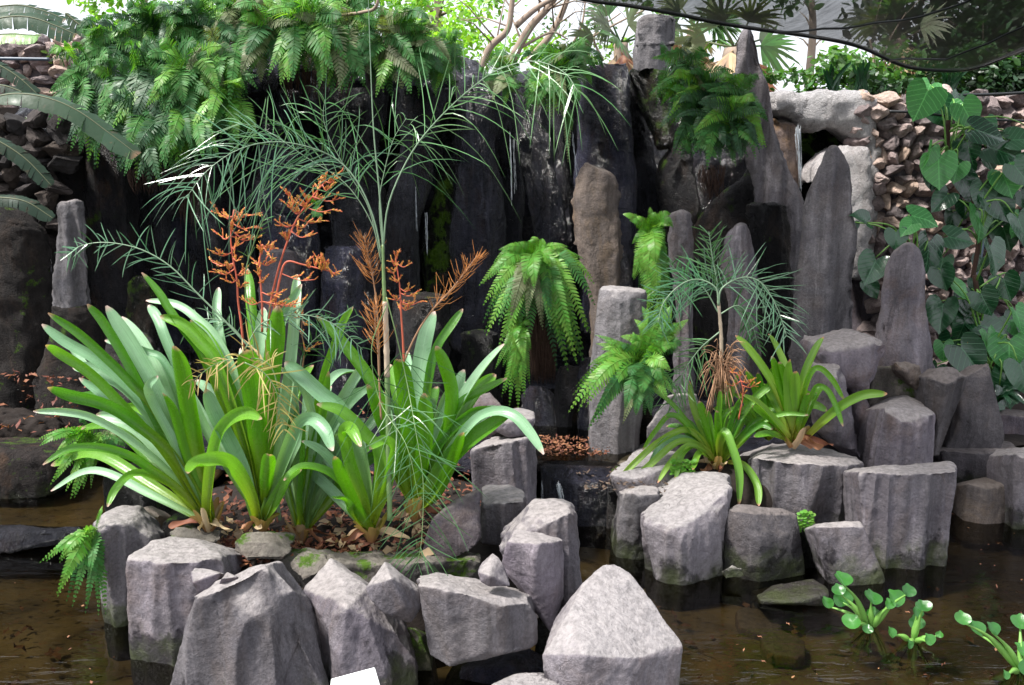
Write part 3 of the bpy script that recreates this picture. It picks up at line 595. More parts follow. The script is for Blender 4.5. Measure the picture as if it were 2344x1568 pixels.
rock('large pale pyramid boulder, brightest stone at the bottom centre', 2.36, None, [(1378, 1294, -.32), (1405, 1290, -.34), (1450, 1318, -.3), (1482, 1366, -.26), (1562, 1468, -.10), (1566, 1480, -.09), (1556, 1498, -.07), (1435, 1512, .04), (1335, 1500, .07), (1308, 1392, -.12), (1335, 1335, -.24), (1243, 1500, -.02), (1255, 1530, .0), (1265, 1600), (1335, 1600, .04), (1440, 1600, .04), (1525, 1600, -.03)],
     'rock_pale', thick=.3, group=GE, L=.018, amp=.005, bev=.012, drop=-.3, facets=2)
rock('pale stone cut off by the bottom edge left of the pyramid boulder', 2.3, [(1130, 1565), (1180, 1542), (1250, 1540), (1280, 1560), (1285, 1580), (1120, 1585)], [(1115, 1585, .03), (1285, 1582, .03), (1290, 1640), (1110, 1640)], 'rock_pale', thick=.2, group=GE)
rock('wet black boulder at water level under the flat-topped block', 2.62, None, [(1060, 1530), (1090, 1505, -.06), (1170, 1490, -.08), (1200, 1480, -.04), (1240, 1500, -.03), (1280, 1530), (1260, 1590), (1000, 1600), (1160, 1530, .05)], 'wet', thick=.3, group=GE, drop=-.2)
rock('wet mossy brown stone behind the grey boulder at the bottom', 2.66, None, [(905, 1440), (935, 1430), (960, 1450), (985, 1510), (1000, 1600), (930, 1600)], 'rock_moss', thick=.2, group=GE, drop=-.2)
rock('dark algae covered footing stone between squat column and pyramid boulder', 2.78, None, [(1225, 1420), (1262, 1395), (1310, 1400), (1330, 1440), (1310, 1520), (1230, 1520)], 'wet_moss', thick=.25, group=GE, drop=-.2)
rock('dark inner stone in the shadow under the mossy kerb', 3.0, None, [(560, 1310), (690, 1335), (760, 1330), (960, 1310), (1010, 1345), (940, 1420), (800, 1460), (600, 1420)], 'wet_dim', thick=.3, group=GE, drop=-.2)
rock('square dark block standing in the upper pool behind the island', 3.5, [(234, 1073), (262, 1060), (335, 1062), (345, 1072), (300, 1078)], [(234, 1073), (330, 1075, .04), (350, 1080), (352, 1170), (330, 1190, .04), (240, 1170)], 'wet_dim', thick=.25, group=GE, drop=-.15, flute=.01)
# ---- centre and right
rock('overhanging grey slab on top of the pillar by the spring pool', 3.75, [(1125, 950), (1150, 940), (1185, 934), (1222, 938), (1225, 950), (1170, 972)], [(1120, 955), (1150, 972, .04), (1225, 958), (1218, 985), (1205, 1000), (1165, 1004, .04), (1125, 985)], 'rock', thick=.18, group=GR)
rock('thick pillar with dark right side under the overhanging slab', 3.68, [(1085, 1025), (1130, 1000), (1205, 1000), (1222, 1020), (1160, 1030)], [(1080, 1028), (1150, 1015, .05), (1205, 1004, .02), (1225, 1050), (1222, 1110), (1185, 1150, .05), (1085, 1130)], 'rock', thick=.25, group=GR, flute=.02, drop=-.1)
rock('grey sloping stone behind the strap leaves left of the pillar', 3.95, None, [(1060, 930), (1095, 905, -.04), (1120, 898, -.05), (1150, 930), (1170, 975), (1100, 1010, .05), (1040, 1000)], 'rock_dim', thick=.2, group=GR)
rock('round wet ledge stone carrying red leaf litter below the spring pool', 3.92, [(1235, 1062), (1260, 1044), (1330, 1038), (1400, 1046), (1428, 1066), (1400, 1090), (1330, 1096), (1260, 1090)], [(1238, 1070), (1260, 1092, .06), (1330, 1100, .09), (1400, 1092, .06), (1432, 1074), (1425, 1190), (1250, 1190)], 'wet', thick=.42, group=GR, drop=-.2)
rock('smooth dark stone on the right of the little falls', 3.86, None, [(1395, 1075, -.05), (1420, 1060, -.06), (1440, 1100), (1425, 1180), (1385, 1190), (1392, 1120, .04)], 'wet_dim', thick=.2, group=GR, drop=-.1)
rock('wide pale stone under the drooping right rosette', 3.78, [(1400, 1085), (1430, 1035), (1480, 1012), (1560, 1020), (1570, 1050), (1450, 1100)], [(1398, 1088), (1450, 1102, .04), (1560, 1060), (1560, 1150), (1470, 1170, .04), (1420, 1150)], 'rock_pale', thick=.35, group=GR)
rock('upright chipped stone with whitish patch left of the big light block', 3.55, [(1430, 1118), (1455, 1108), (1500, 1112), (1505, 1125)], [(1425, 1122), (1460, 1128, .03), (1510, 1125), (1508, 1250), (1450, 1255, .03), (1408, 1235)], 'rock', thick=.22, group=GR, drop=-.2, amp=.01)
rock('big block with large bright top and pointed foot, left of the right island', 3.36, [(1475, 1155), (1500, 1120), (1562, 1084), (1640, 1078), (1668, 1086), (1670, 1112), (1655, 1158), (1600, 1200), (1560, 1215), (1535, 1212), (1475, 1187)],
     [(1475, 1190), (1540, 1215, .09), (1562, 1217, .10), (1600, 1205, .06), (1656, 1162, -.02), (1670, 1118, -.08), (1652, 1262, -.04), (1640, 1292), (1548, 1322, .06), (1508, 1314, .02), (1495, 1270)], 'rock_pale', thick=.3, group=GR, L=.024, flute=.018, ffreq=14, drop=-.2)
rock('plum-grey boulder with yellow-green waterline, front of the right island', 3.38, None, [(1660, 1166, -.02), (1690, 1155, -.05), (1790, 1165, -.05), (1822, 1180, -.03), (1827, 1212), (1815, 1252, .03), (1845, 1322), (1800, 1328, .02), (1740, 1315, .06), (1655, 1283), (1740, 1250, .09), (1720, 1175, .03)], 'rock_dim', thick=.22, group=GR, L=.024, drop=-.15)
rock('massive rounded block with scalloped beige top, tallest of the right island front', 3.80, [(1735, 1035), (1775, 1014), (1860, 1020), (1935, 1038), (1965, 1045), (1970, 1055), (1905, 1062), (1820, 1055), (1740, 1050)],
     [(1733, 1050), (1800, 1058, .08), (1900, 1064, .10), (1970, 1062), (1972, 1120), (1955, 1195, .0), (1880, 1200, .08), (1800, 1185, .08), (1740, 1150)], 'rock', thick=.4, group=GR, L=.026, flute=.03, ffreq=9, drop=-.1)
rock('leaning smooth slab right of the tiny cascade', 3.30, [(1865, 1205), (1885, 1197), (1970, 1192), (1975, 1205)], [(1862, 1208), (1975, 1205), (1990, 1240), (2032, 1342), (1975, 1345, .02), (1922, 1336), (1905, 1285, .03), (1885, 1240, .02)], 'rock', thick=.16, group=GR, L=.024, drop=-.15)
rock('brown slimy rock face of the tiny cascade between two boulders', 3.46, None, [(1822, 1215), (1865, 1200, -.05), (1900, 1230), (1925, 1330), (1830, 1325), (1860, 1260, .03)], 'wet_moss', thick=.2, group=GR, drop=-.1)
rock('tall plank-like block with a dark diagonal stain, standing at the right water edge', 3.46, [(1970, 1076), (2010, 1070), (2060, 1075), (2120, 1068), (2172, 1056), (2188, 1064), (2190, 1080), (2100, 1084), (2030, 1086)],
     [(1968, 1080), (2060, 1086, .05), (2188, 1078), (2190, 1110), (2170, 1220), (2158, 1285), (2140, 1308), (2080, 1280, .05), (2000, 1265), (1975, 1200)], 'rock', thick=.24, group=GR, L=.026, flute=.02, ffreq=14, drop=-.2)
rock('sawn column stump with a flat oval top behind the plank-like block', 3.95, [(2030, 925), (2042, 910), (2075, 905), (2110, 918), (2137, 943), (2132, 962), (2100, 978), (2065, 962), (2035, 945)],
     [(2028, 935), (2065, 965, .05), (2100, 980, .06), (2137, 950), (2132, 1075), (1995, 1070), (2012, 985)], 'rock', thick=.3, group=GR, flute=.012, ffreq=18, L=.026, drop=0)
rock('leaning wedge stone with wavy side right of the sawn stump', 4.15, None, [(2120, 862), (2150, 840, -.04), (2180, 842, -.04), (2212, 862), (2205, 892), (2182, 970), (2152, 1045), (2128, 1045), (2135, 935), (2165, 880, .08)], 'rock_dim', thick=.2, group=GR, flute=.02)
rock('dark broad stone in front of the heart leaves', 4.35, None, [(2195, 868), (2262, 830, -.04), (2266, 860), (2262, 905), (2302, 1000), (2290, 1040), (2160, 1045), (2200, 950, .05)], 'rock_dim', thick=.25, group=GR)
slo = slab('rock', 4.25, [(1866, 805), (1875, 792), (1955, 782), (1965, 778), (2012, 776), (2022, 797), (2008, 850), (1985, 905), (2002, 960), (1998, 1003), (1962, 1010), (1950, 960), (1960, 895), (1880, 870)], 'rock', thick=.3, bulge=.06, rad=.08, flute=.015)
tag(slo, 'hooked stone with a curling overhang and ribbed edge above the right island', 'rock', GR); center_origin(slo)
slo = slab('rock', 4.1, [(1872, 870), (1880, 850), (1930, 833), (1940, 885), (1948, 920), (1975, 1060), (1952, 1065), (1930, 1040), (1880, 1000), (1868, 940)], 'rock', thick=.25, bulge=.07, rad=.1, flute=.015)
tag(slo, 'narrow curved stone with brown stains left of the hooked stone', 'rock', GR); center_origin(slo)
rock('slanting greenish stone behind the sawn stump', 4.4, None, [(1998, 845), (2040, 838), (2098, 868), (2112, 925), (2050, 930), (1985, 930), (1998, 885)], 'rock_moss', thick=.25, group=GR)
rock('broken hollow stone chip on the greenish stone', 4.3, None, [(2048, 832), (2070, 826, -.05), (2105, 835, -.04), (2110, 875), (2100, 890), (2070, 850, .03), (2050, 845)], 'rock_tan', thick=.12, group=GR, amp=.014)
rock('small round stone next to the wavy wedge stone', 4.35, None, [(2112, 858), (2128, 850), (2136, 862), (2130, 885), (2114, 880)], 'rock', thick=.08, group=GR)
rock('broad low brown boulder at the far right bank', 4.3, [(2160, 1020), (2195, 1000), (2240, 996), (2320, 1012), (2330, 1030), (2200, 1035)], [(2150, 1030), (2230, 1038, .06), (2332, 1032), (2328, 1060), (2290, 1085, .03), (2210, 1092, .04)], 'rock_dim', thick=.35, group=GR, drop=-.1)
rock('flat light brown stone lying in the water at the right edge', 3.95, [(2215, 1105), (2260, 1090), (2325, 1078), (2332, 1092), (2250, 1118)], [(2213, 1108), (2260, 1120, .04), (2332, 1105), (2330, 1135), (2290, 1152, .03), (2235, 1150), (2214, 1135)], 'rock_tan', thick=.2, group=GR, drop=-.1)
rock('stone half cut by the right picture edge above the water', 3.85, [(2325, 1040), (2343, 1024), (2400, 1030)], [(2318, 1060), (2345, 1050, .04), (2400, 1060), (2400, 1180), (2325, 1165)], 'rock', thick=.25, group=GR, drop=-.1)
rock('dim rectangular stone on the far right bank', 4.8, [(2278, 950), (2300, 938), (2400, 940)], [(2278, 955), (2400, 960), (2400, 1020), (2300, 1015)], 'rock_dim', thick=.3, group=GR)
rock('flat plum-coloured stone afloat at the surface in front of the right island', 3.12, [(1745, 1362), (1790, 1335), (1830, 1340), (1860, 1328), (1890, 1345), (1888, 1358), (1830, 1372)], [(1738, 1372), (1820, 1380, .03), (1892, 1362), (1888, 1385), (1740, 1385)], 'rock_dim', thick=.2, group=GR, L=.02, facets=2)
rock('tiny pale pebble at the waterline under the plum-grey boulder', 3.26, None, [(1652, 1305), (1675, 1290, -.03), (1700, 1300), (1706, 1322), (1660, 1325)], 'rock', thick=.08, group=GR, L=.015, bev=.015)
rock('leaning grey slab seen through the right fern and rosette', 4.05, None, [(1480, 980), (1530, 905, -.05), (1600, 900, -.05), (1625, 1000), (1600, 1060), (1480, 1055)], 'rock', thick=.2, group=GR)
rock('dark wet slab with trickle beside the upright rosette', 4.2, None, [(1860, 900), (1885, 880), (1960, 1000), (1980, 1060), (1870, 1060), (1840, 1000)], 'wet', thick=.2, group=GR)

# ================================================================ STANDING STONES
stone('reddish tall stone with pointed top standing against the falls', 5.05, [(378, 1338, 1352), (400, 1326, 1408), (450, 1315, 1420), (500, 1310, 1424), (560, 1318, 1428), (620, 1335, 1426), (700, 1352, 1424), (850, 1352, 1424)], 'rock_tan', depth=.6, expo=3.2, cap=.5, flute=.02, ffreq=7, amp=.009, lean=.05)
rock('pale flat-topped standing stone with ferns on its waist', 4.14, [(1374, 656), (1382, 652), (1440, 655), (1475, 664), (1470, 670), (1372, 662)], [(1374, 660), (1420, 664, .06), (1476, 670), (1476, 730), (1468, 820), (1465, 900), (1460, 1045), (1360, 1040), (1352, 1000), (1357, 840), (1366, 740), (1415, 1040, .07)], 'rock_pale', thick=.2, group='tall standing stones', name='standing_stone', cat='standing stone', flute=.01, L=.03, drop=.1)
stone('tallest smooth grey standing stone with rounded shoulder before the white rendering', 4.75, [(345, 1890, 1928), (372, 1880, 1944), (420, 1862, 1950), (470, 1846, 1952), (540, 1838, 1964), (640, 1820, 1962), (700, 1815, 1962), (780, 1815, 1960), (900, 1810, 1960)], 'rock_high', depth=.55, expo=2.8, cap=.7, flute=.022, ffreq=7, amp=.006)
stone('tapering grey standing stone with rounded tip in front of the heart leaves', 4.55, [(564, 2062, 2096), (585, 2045, 2110), (650, 2030, 2120), (720, 2020, 2124), (780, 2012, 2130), (860, 2005, 2136), (960, 2000, 2138)], 'rock_high', depth=.55, expo=2.6, cap=.5, flute=.018, ffreq=8, amp=.006)
stone('grey standing stone with a white streak behind the small reed palm', 4.9, [(518, 1682, 1710), (545, 1662, 1722), (620, 1655, 1730), (700, 1668, 1732), (800, 1672, 1732), (900, 1670, 1735)], 'rock_high', depth=.6, expo=2.6, cap=.5, flute=.02, amp=.009)
stone('slim grey standing stone behind the tall fern column', 5.0, [(490, 1540, 1582), (560, 1535, 1585), (700, 1545, 1588), (850, 1540, 1590)], 'rock_high', depth=.6, cap=.3, flute=.015)
stone('dark basin-topped column at the foot of the right waterfall', 5.1, [(468, 1722, 1798), (480, 1716, 1804), (560, 1722, 1812), (700, 1740, 1815), (850, 1745, 1815)], 'wet_dim', depth=.7, expo=4, cap=.02, flute=.015)
stone('pointed light grey pinnacle flaring down beside the right waterfall', 5.38, [(66, 1704, 1716), (80, 1692, 1728), (120, 1680, 1742), (200, 1683, 1757), (260, 1688, 1766), (330, 1698, 1784), (380, 1712, 1804), (430, 1722, 1832), (470, 1724, 1850), (560, 1722, 1852), (700, 1730, 1850)], 'render_grey', depth=.5, cap=.9, flute=.03, amp=.01)
stone('blunt grey pinnacle on top of the wall, left of the pointed one', 6.2, [(36, 1472, 1545), (50, 1464, 1552), (100, 1460, 1545), (180, 1455, 1535)], 'render_grey', depth=.7, expo=3.6, cap=.15, flute=.02)
stone('small pale standing stone against the dark wall at the left', 4.95, [(462, 132, 180), (480, 122, 186), (540, 128, 194), (600, 132, 196), (660, 120, 198), (720, 118, 205), (800, 105, 225), (900, 82, 235), (975, 70, 250)], 'rock_high', depth=.6, expo=2.4, cap=.3, amp=.016, flute=.02)
sm = loft('moss_skirt', 4.93, [(705, 118, 206), (740, 110, 216), (820, 96, 232), (900, 78, 240), (985, 66, 256)], 'bank', depth=.68, expo=2.4, cap=.05, amp=.02, n=40)
tag(sm, 'moss and earth covered foot of the small pale standing stone', 'rock', 'stones edging the left pool'); center_origin(sm)
stone('huge smooth charcoal boulder at the left picture edge', 5.1, [(505, -60, 70), (540, -90, 112), (640, -100, 118), (740, -100, 115), (860, -100, 98), (950, -100, 80)], 'bank', group='stones edging the left pool', depth=.4, expo=2.2, cap=.5, amp=.02)
GS = 'low stones at the foot of the falls'
for lab, Y, secs, mt, kw in [
    ('flat-topped wet block with fallen petals right of the dry flower stalks', 5.0, [(765, 1060, 1135), (775, 1055, 1142), (850, 1052, 1146), (960, 1050, 1150)], 'wet_dim', {}),
    ('broad wet block with leaf litter on top behind the flower stalks', 4.8, [(680, 930, 1020), (690, 900, 1028), (780, 900, 1030), (930, 900, 1035)], 'wet_dim', {}),
    ('light grey rounded column stump behind the orange flowers', 5.0, [(572, 610, 655), (590, 596, 676), (680, 590, 685), (850, 585, 690)], 'rock_dim', {}),
    ('dark stump with petals behind the orange flowers, right of the light one', 5.05, [(568, 740, 800), (580, 735, 830), (680, 725, 835), (850, 720, 840)], 'wet', {}),
    ('black boulder left of the hanging root beard', 4.55, [(845, 1285, 1330), (865, 1275, 1345), (920, 1268, 1335), (960, 1272, 1310)], 'wet_dim', dict(depth=.6)),
    ('small black boulder low in the stream under the hanging fern', 4.6, [(885, 1205, 1250), (910, 1192, 1270), (960, 1190, 1300), (1000, 1200, 1320)], 'wet', {}),
    ('tall dark slab right of the centre pool behind the pale stone', 4.5, [(820, 1325, 1372), (880, 1320, 1372), (1020, 1322, 1372)], 'wet', {}),
    ('mossy dark stump left of the orange flowers', 5.1, [(630, 305, 330), (660, 290, 345), (750, 285, 350), (900, 285, 350)], 'wet_moss', {}),
    ('dark stump behind the long strap leaves at left', 4.7, [(770, 240, 330), (800, 232, 345), (900, 220, 350), (960, 220, 350)], 'wet_dim', {}),
]:
    stone(lab, Y, secs, mt, group=GS, name='rock', **{**dict(depth=.8, expo=3.2, cap=.12, amp=.012), **kw})
# ================================================================ ROCK WALL (one built cliff)
wall = empty('rock_wall', (0, 5.9, .2), 'black wet cliff of fluted basalt columns behind the pond', 'rock wall')
def col(Y, secs, mt='wet', **k): return loft('column', Y, secs, mt, parent=wall, **{**dict(depth=.8, expo=3.4, cap=.03, amp=.012, flute=.03, ffreq=7, n=60, chip=.03), **k})
slab('wall_face', 6.05, [(-400, 300), (120, 240), (240, 150), (620, 150), (1040, 165), (1700, 170), (1800, 330), (1830, 1010), (-400, 1010)], 'wet', thick=.4, bulge=.02, L=.09, amp=.05, parent=wall)
col(5.55, [(150, 1335, 1430), (165, 1330, 1437), (260, 1328, 1442), (330, 1325, 1448), (420, 1322, 1452), (560, 1330, 1455), (760, 1335, 1460)])
col(5.6, [(158, 1440, 1525), (175, 1440, 1534), (240, 1462, 1540), (300, 1490, 1545), (340, 1505, 1545)], 'wet_moss')
col(5.75, [(165, 1425, 1470), (300, 1430, 1490), (420, 1435, 1510), (560, 1440, 1540), (760, 1440, 1560)])
col(5.6, [(320, 1535, 1580), (380, 1515, 1590), (450, 1510, 1600), (560, 1530, 1600), (760, 1540, 1600)], 'wet_dim')
col(5.6, [(178, 1062, 1150), (200, 1040, 1158), (270, 1044, 1160), (340, 1040, 1146), (430, 1045, 1148), (520, 1036, 1156), (640, 1035, 1152), (800, 1030, 1150)])
col(5.75, [(190, 1150, 1185), (280, 1150, 1190), (380, 1140, 1190), (520, 1152, 1195), (760, 1150, 1200)])
col(5.6, [(185, 1180, 1250), (260, 1180, 1250), (340, 1188, 1262), (440, 1205, 1284), (520, 1222, 1300), (620, 1235, 1310), (800, 1240, 1320)])
col(5.8, [(190, 1250, 1335), (400, 1290, 1330), (560, 1300, 1340), (760, 1310, 1345)])
col(5.5, [(200, 900, 1040), (280, 905, 1000), (340, 915, 985), (430, 890, 985), (520, 885, 965), (640, 880, 955), (800, 880, 955)])
col(5.7, [(380, 1000, 1030), (430, 990, 1035), (520, 975, 1035), (700, 965, 1040), (800, 960, 1040)], 'wet_moss')
col(5.6, [(200, 700, 890), (260, 700, 880), (300, 740, 870), (360, 720, 860), (450, 740, 880), (560, 760, 880), (800, 760, 880)])
col(5.5, [(330, 600, 720), (390, 590, 715), (450, 580, 700), (560, 600, 720), (800, 590, 730)])
col(5.75, [(200, 600, 700), (400, 590, 620), (500, 520, 590), (800, 520, 590)])
col(5.6, [(160, 560, 620), (190, 548, 625), (210, 550, 620)])
col(5.7, [(380, 440, 520), (520, 440, 520), (800, 430, 520)])
col(5.65, [(330, 290, 370), (500, 285, 380), (800, 280, 380)])
col(5.5, [(270, 195, 270), (300, 190, 290), (400, 195, 298), (520, 200, 300), (640, 200, 300), (800, 205, 300)], 'wet_dim', amp=.014, flute=.02, chip=0, expo=3.4)
col(5.5, [(262, 105, 190), (300, 102, 200), (400, 108, 205), (520, 112, 210), (640, 115, 210), (800, 115, 215)], 'wet_dim', amp=.014, flute=.02, chip=0, expo=3.4)
col(5.75, [(500, 370, 440), (620, 370, 445), (800, 365, 445)])
# rounded earth crest over the left half of the wall
for cx_, wd, y_, mt in [(330, 330, 190, 'soil'), (520, 330, 120, 'soil'), (760, 360, 110, 'soil'), (960, 260, 140, 'soil')]:
    c0 = P(cx_, y_ + 60, 5.95); bm = bmesh.new(); bmesh.ops.create_icosphere(bm, subdivisions=5, radius=1)
    for v in bm.verts: v.co = V((v.co.x * wd / FPX * 5.9 * .55, v.co.y * .42, v.co.z * .26)) + c0 + V((0, .1, 0))
    roughen(bm, .04, cx_); o = finish(bm, 'earth_crest', M['wet'], wall)
# left damp render, right pale rendering with arch, small waterfall niche
rg = empty('rendered_rockwork', P(1850, 700, 5.5), 'pale mortar rockwork with an arched hollow where the right waterfall drops', 'rockwork')
loft('pillar', 5.5, [(250, 1700, 1745), (330, 1715, 1750), (400, 1700, 1745), (520, 1600, 1740), (800, 1600, 1745)], 'wet_dim', parent=rg, depth=.55, amp=.02, flute=.02)
slab('arch', 5.8, [(1762, 212), (1800, 206), (1840, 214), (1885, 203), (1930, 213), (1985, 205), (2022, 240), (2008, 290), (2024, 350), (2006, 420), (2014, 500), (2000, 580), (1990, 640), (1955, 640), (1940, 480), (1935, 390), (1985, 342), (1960, 318), (1925, 292), (1895, 290), (1870, 305), (1840, 296), (1822, 280), (1800, 262), (1765, 262)], 'concrete', thick=.35, bulge=.04, rad=.06, amp=.016, parent=rg)
slab('lower_lip', 5.62, [(1862, 420), (1868, 385), (1900, 350), (1940, 330), (1985, 340), (1998, 380), (2000, 480), (1985, 640), (1945, 640), (1935, 480), (1910, 400)], 'concrete', thick=.3, bulge=.05, rad=.08, amp=.014, parent=rg)
slab('niche_wall', 6.1, [(1750, 230), (1990, 230), (2010, 640), (1750, 640)], 'wet_moss', thick=.2, bulge=.01, L=.07, amp=.03, parent=rg)
slab('wet_panel', 5.85, [(1770, 270), (1822, 285), (1832, 340), (1835, 470), (1800, 470), (1780, 380)], 'rock_tan', thick=.15, bulge=.04, parent=rg)
# ================================================================ RUBBLE WALLS
def rubblemat(name, k):
    m, nt, b, out = nmat(name); geo = N(nt, 'NewGeometry'); p = geo.outputs['Position']
    c = ramp(nt, geo.outputs['Random Per Island'], [(0, tuple(x * k for x in (.09, .075, .075))), (.35, tuple(x * k for x in (.22, .17, .165))), (.6, tuple(x * k for x in (.32, .25, .23))), (.8, tuple(x * k for x in (.38, .28, .22))), (1, tuple(x * k for x in (.14, .12, .13)))])
    f = ntex(nt, p, 48, 6, .75); c = mix(nt, .8, c, mix(nt, 1, c, ramp(nt, f, [(.3, g3(.35)), (.55, g3(1)), (.75, g3(1.6))]), 'MULTIPLY'))
    nt.links.new(c, b.inputs[0]); b.inputs['Roughness'].default_value = .9
    bp = N(nt, 'Bump'); bp.inputs['Strength'].default_value = .9; bp.inputs['Distance'].default_value = .02
    nt.links.new(ntex(nt, p, 35, 7, .8), bp.inputs['Height']); nt.links.new(bp.outputs[0], b.inputs['Normal']); return m
M['rubble'] = rubblemat('lava_rubble', 1.5); M['rubble_shaded'] = rubblemat('shaded_lava_rubble', .18)  # second copy is darkened: deep shade of the left edge painted into the stone
def rubble(label, Y, x0, x1, y0, y1, sz, mat, excl=None, slope=0):
    """dry stone wall; sz = mean stone width in pixels at Y"""
    o = empty('rubble_wall', P((x0 + x1) / 2, y1, Y + .3), label, 'stone wall')
    mb = MB(); base = bmesh.new(); bmesh.ops.create_icosphere(base, subdivisions=3, radius=1); bv = [v.co.copy() for v in base.verts]; bf = [tuple(v.index for v in f.verts) for f in base.faces]; base.free()
    y = y0; row = 0
    while y < y1:
        h = sz * rnd(.55, .85); x = x0 - rnd(0, sz)
        while x < x1:
            wd = sz * rnd(.5, 1.5); hh = h * rnd(.75, 1.4)
            cx, cy = x + wd / 2, y + h / 2 + rnd(-.15, .15) * sz
            if not excl or not excl(cx, cy):
                c = P(cx, cy, Y + rnd(-.03, .03)); a = Y / FPX; sx, sz_ = wd * .62 * a, hh * .68 * a; s = rnd(0, 99); rot = Matrix.Rotation(rnd(-.5, .5), 3, 'Y'); vs = []
                pl = [(V((rnd(-1, 1), rnd(-1, .2), rnd(-1, 1))).normalized(), rnd(.42, .8)) for _ in range(11)]
                for v in bv:
                    q = v.copy()
                    for n_, d_ in pl:
                        e = q.dot(n_) - d_
                        if e > 0: q -= n_ * e * .95
                    q = q * (1 + noise.noise(v * 1.3 + V((s, 0, 0))) * .3 + noise.noise(v * 4 + V((s, 0, 0))) * .12)
                    vs.append(c + rot @ V((q.x * sx, q.y * (sx + sz_) * .6, q.z * sz_)))
                mb.add(vs, bf)
            x += wd * .97
        y += h * .93; row += 1
    st_ = mb.build('stone_facing', M[mat], o, smooth=False)
    slab('mortar_core', Y + .05, [(x0, y0 + 10), (x1, y0 + 10), (x1, y1), (x0, y1)], 'rock_dim' if mat == 'rubble' else 'wet_dim', thick=.4, bulge=.01, L=.12, amp=.02, parent=o)
    return o
rubble('wall of rounded lava rubble behind the climbing heart leaves at right', 5.8, 1968, 2480, 212, 1000, 40, 'rubble', lambda x, y: (y > 560 and x < 1990) or (x < 1990 and int(x * 7 + y) % 3 == 0))
rubble('dark dry stone wall under the banana leaves at the left edge', 5.3, -160, 118, 262, 560, 46, 'rubble_shaded')
rubble('pale distant rubble wall with a blue pipe at the upper left', 8.0, -260, 190, 84, 262, 40, 'rubble')
# ================================================================ STRAP-LEAVED ROSETTES
NU = V((0, -.8, .6)); NB = V((0, .9, .4)); NL = V((.35, -.6, .7)); NR = V((-.35, -.6, .7))
def rosette(label, base, leaves, group, seg=18, stump=True):
    b0 = P(*base); o = empty('bromeliad', b0, label, 'plant', group)
    for lf in leaves:
        side, mt, wpx, dn, pts = lf; n = len(pts) - 1; q = [P(x, y, base[2] - dn * (1 - (i / n)) ** 1.2) for i, (x, y) in enumerate(pts + [(base[0] + rnd(-10, 10), base[1])] if (abs(pts[-1][0] - base[0]) + abs(pts[-1][1] - base[1])) > 45 else pts)] if False else None
        pp = list(pts)
        if abs(pp[-1][0] - base[0]) + abs(pp[-1][1] - base[1]) > 45: pp.append((base[0] + rnd(-12, 12), base[1] + rnd(-8, 4)))
        n = len(pp) - 1
        q = [P(x, y, base[2] - dn * (1 - i / n) ** 1.2) for i, (x, y) in enumerate(pp)][::-1]
        hint = {'u': NU, 'b': NB, 'l': NL, 'r': NR}[side] + V((rnd(-.25, .25), rnd(-.15, .15), rnd(-.15, .15)))
        mb = MB(); strap(mb, q, wpx * .88 * base[2] / FPX, hint, 30, chan=rnd(.45, .9), base_w=.55, twist=rnd(-.6, .6), tipk=.07, wave=.02)
        mb.build('leaf', M[mt], o)
    if stump:
        for k in range(3):       # dead leaves flopped on the soil
            a = rnd(-1.5, 1.5); l = rnd(60, 110) * base[2] / FPX; mb = MB(); dx = math.sin(a) * l; dy = -math.cos(a) * l * .35
            strap(mb, [b0 + V((0, 0, .01)), b0 + V((dx * .4, dy * .5, l * .12)), b0 + V((dx * .8, dy, l * .03)), b0 + V((dx * 1.1, dy * 1.2, .0))], 20 * base[2] / FPX, V((0, -.5, 1)), 14, chan=.5, twist=rnd(-3, 3), wave=.2); mb.build('dead_leaf', M[random.choice(['straw', 'dry'])], o)
        for k in range(7):       # withered lower sheaths
            a = rnd(0, 6.28); r = 30 * base[2] / FPX; mb = MB()
            c = [b0 + V((math.cos(a) * r * .3, math.sin(a) * r * .3, -.03)), b0 + V((math.cos(a) * r * .9, math.sin(a) * r * .9, .02)), b0 + V((math.cos(a) * r * rnd(1.1, 1.6), math.sin(a) * r * 1.3, rnd(.03, .09)))]
            strap(mb, c, r * rnd(.6, .9), V((-math.cos(a), -math.sin(a), .4)), 8, chan=.8, base_w=1, tipk=.2)
            mb.build('sheath', M[random.choice(['brom_sheath', 'straw', 'brom_sheath'])], o)
    return o
M['brom_sheath'] = leafmat('sheath_ochre', (.30, .26, .05), (.38, .22, .08), trans=.15, rough=.45, base=(.3, .12, .06))
GB = 'strap-leaved rosettes in the planter island'
def fan(base, n, a0, a1, l0, l1, w0, mats, dn=(-.25, .1), side='u', arch=.25):
    """filler leaves: angles in degrees from straight up, positive to the right"""
    out = []
    for k in range(n):
        a = R(a0 + (a1 - a0) * (k + rnd(.1, .9)) / n); l = rnd(l0, l1); tx = base[0] + math.sin(a) * l; ty = base[1] - math.cos(a) * l
        sg = 1 if a > 0 else -1; dr = arch * l * abs(math.sin(a)) * rnd(.5, 1.3)
        out.append((side, random.choice(mats), w0 * rnd(.75, 1.2), rnd(*dn), [(tx, ty + dr), (base[0] + math.sin(a) * l * .72, base[1] - math.cos(a) * l * .78), (base[0] + math.sin(a) * l * .36, base[1] - math.cos(a) * l * .42), (base[0], base[1])]))
    return out
bA = (478, 1200, 3.12)
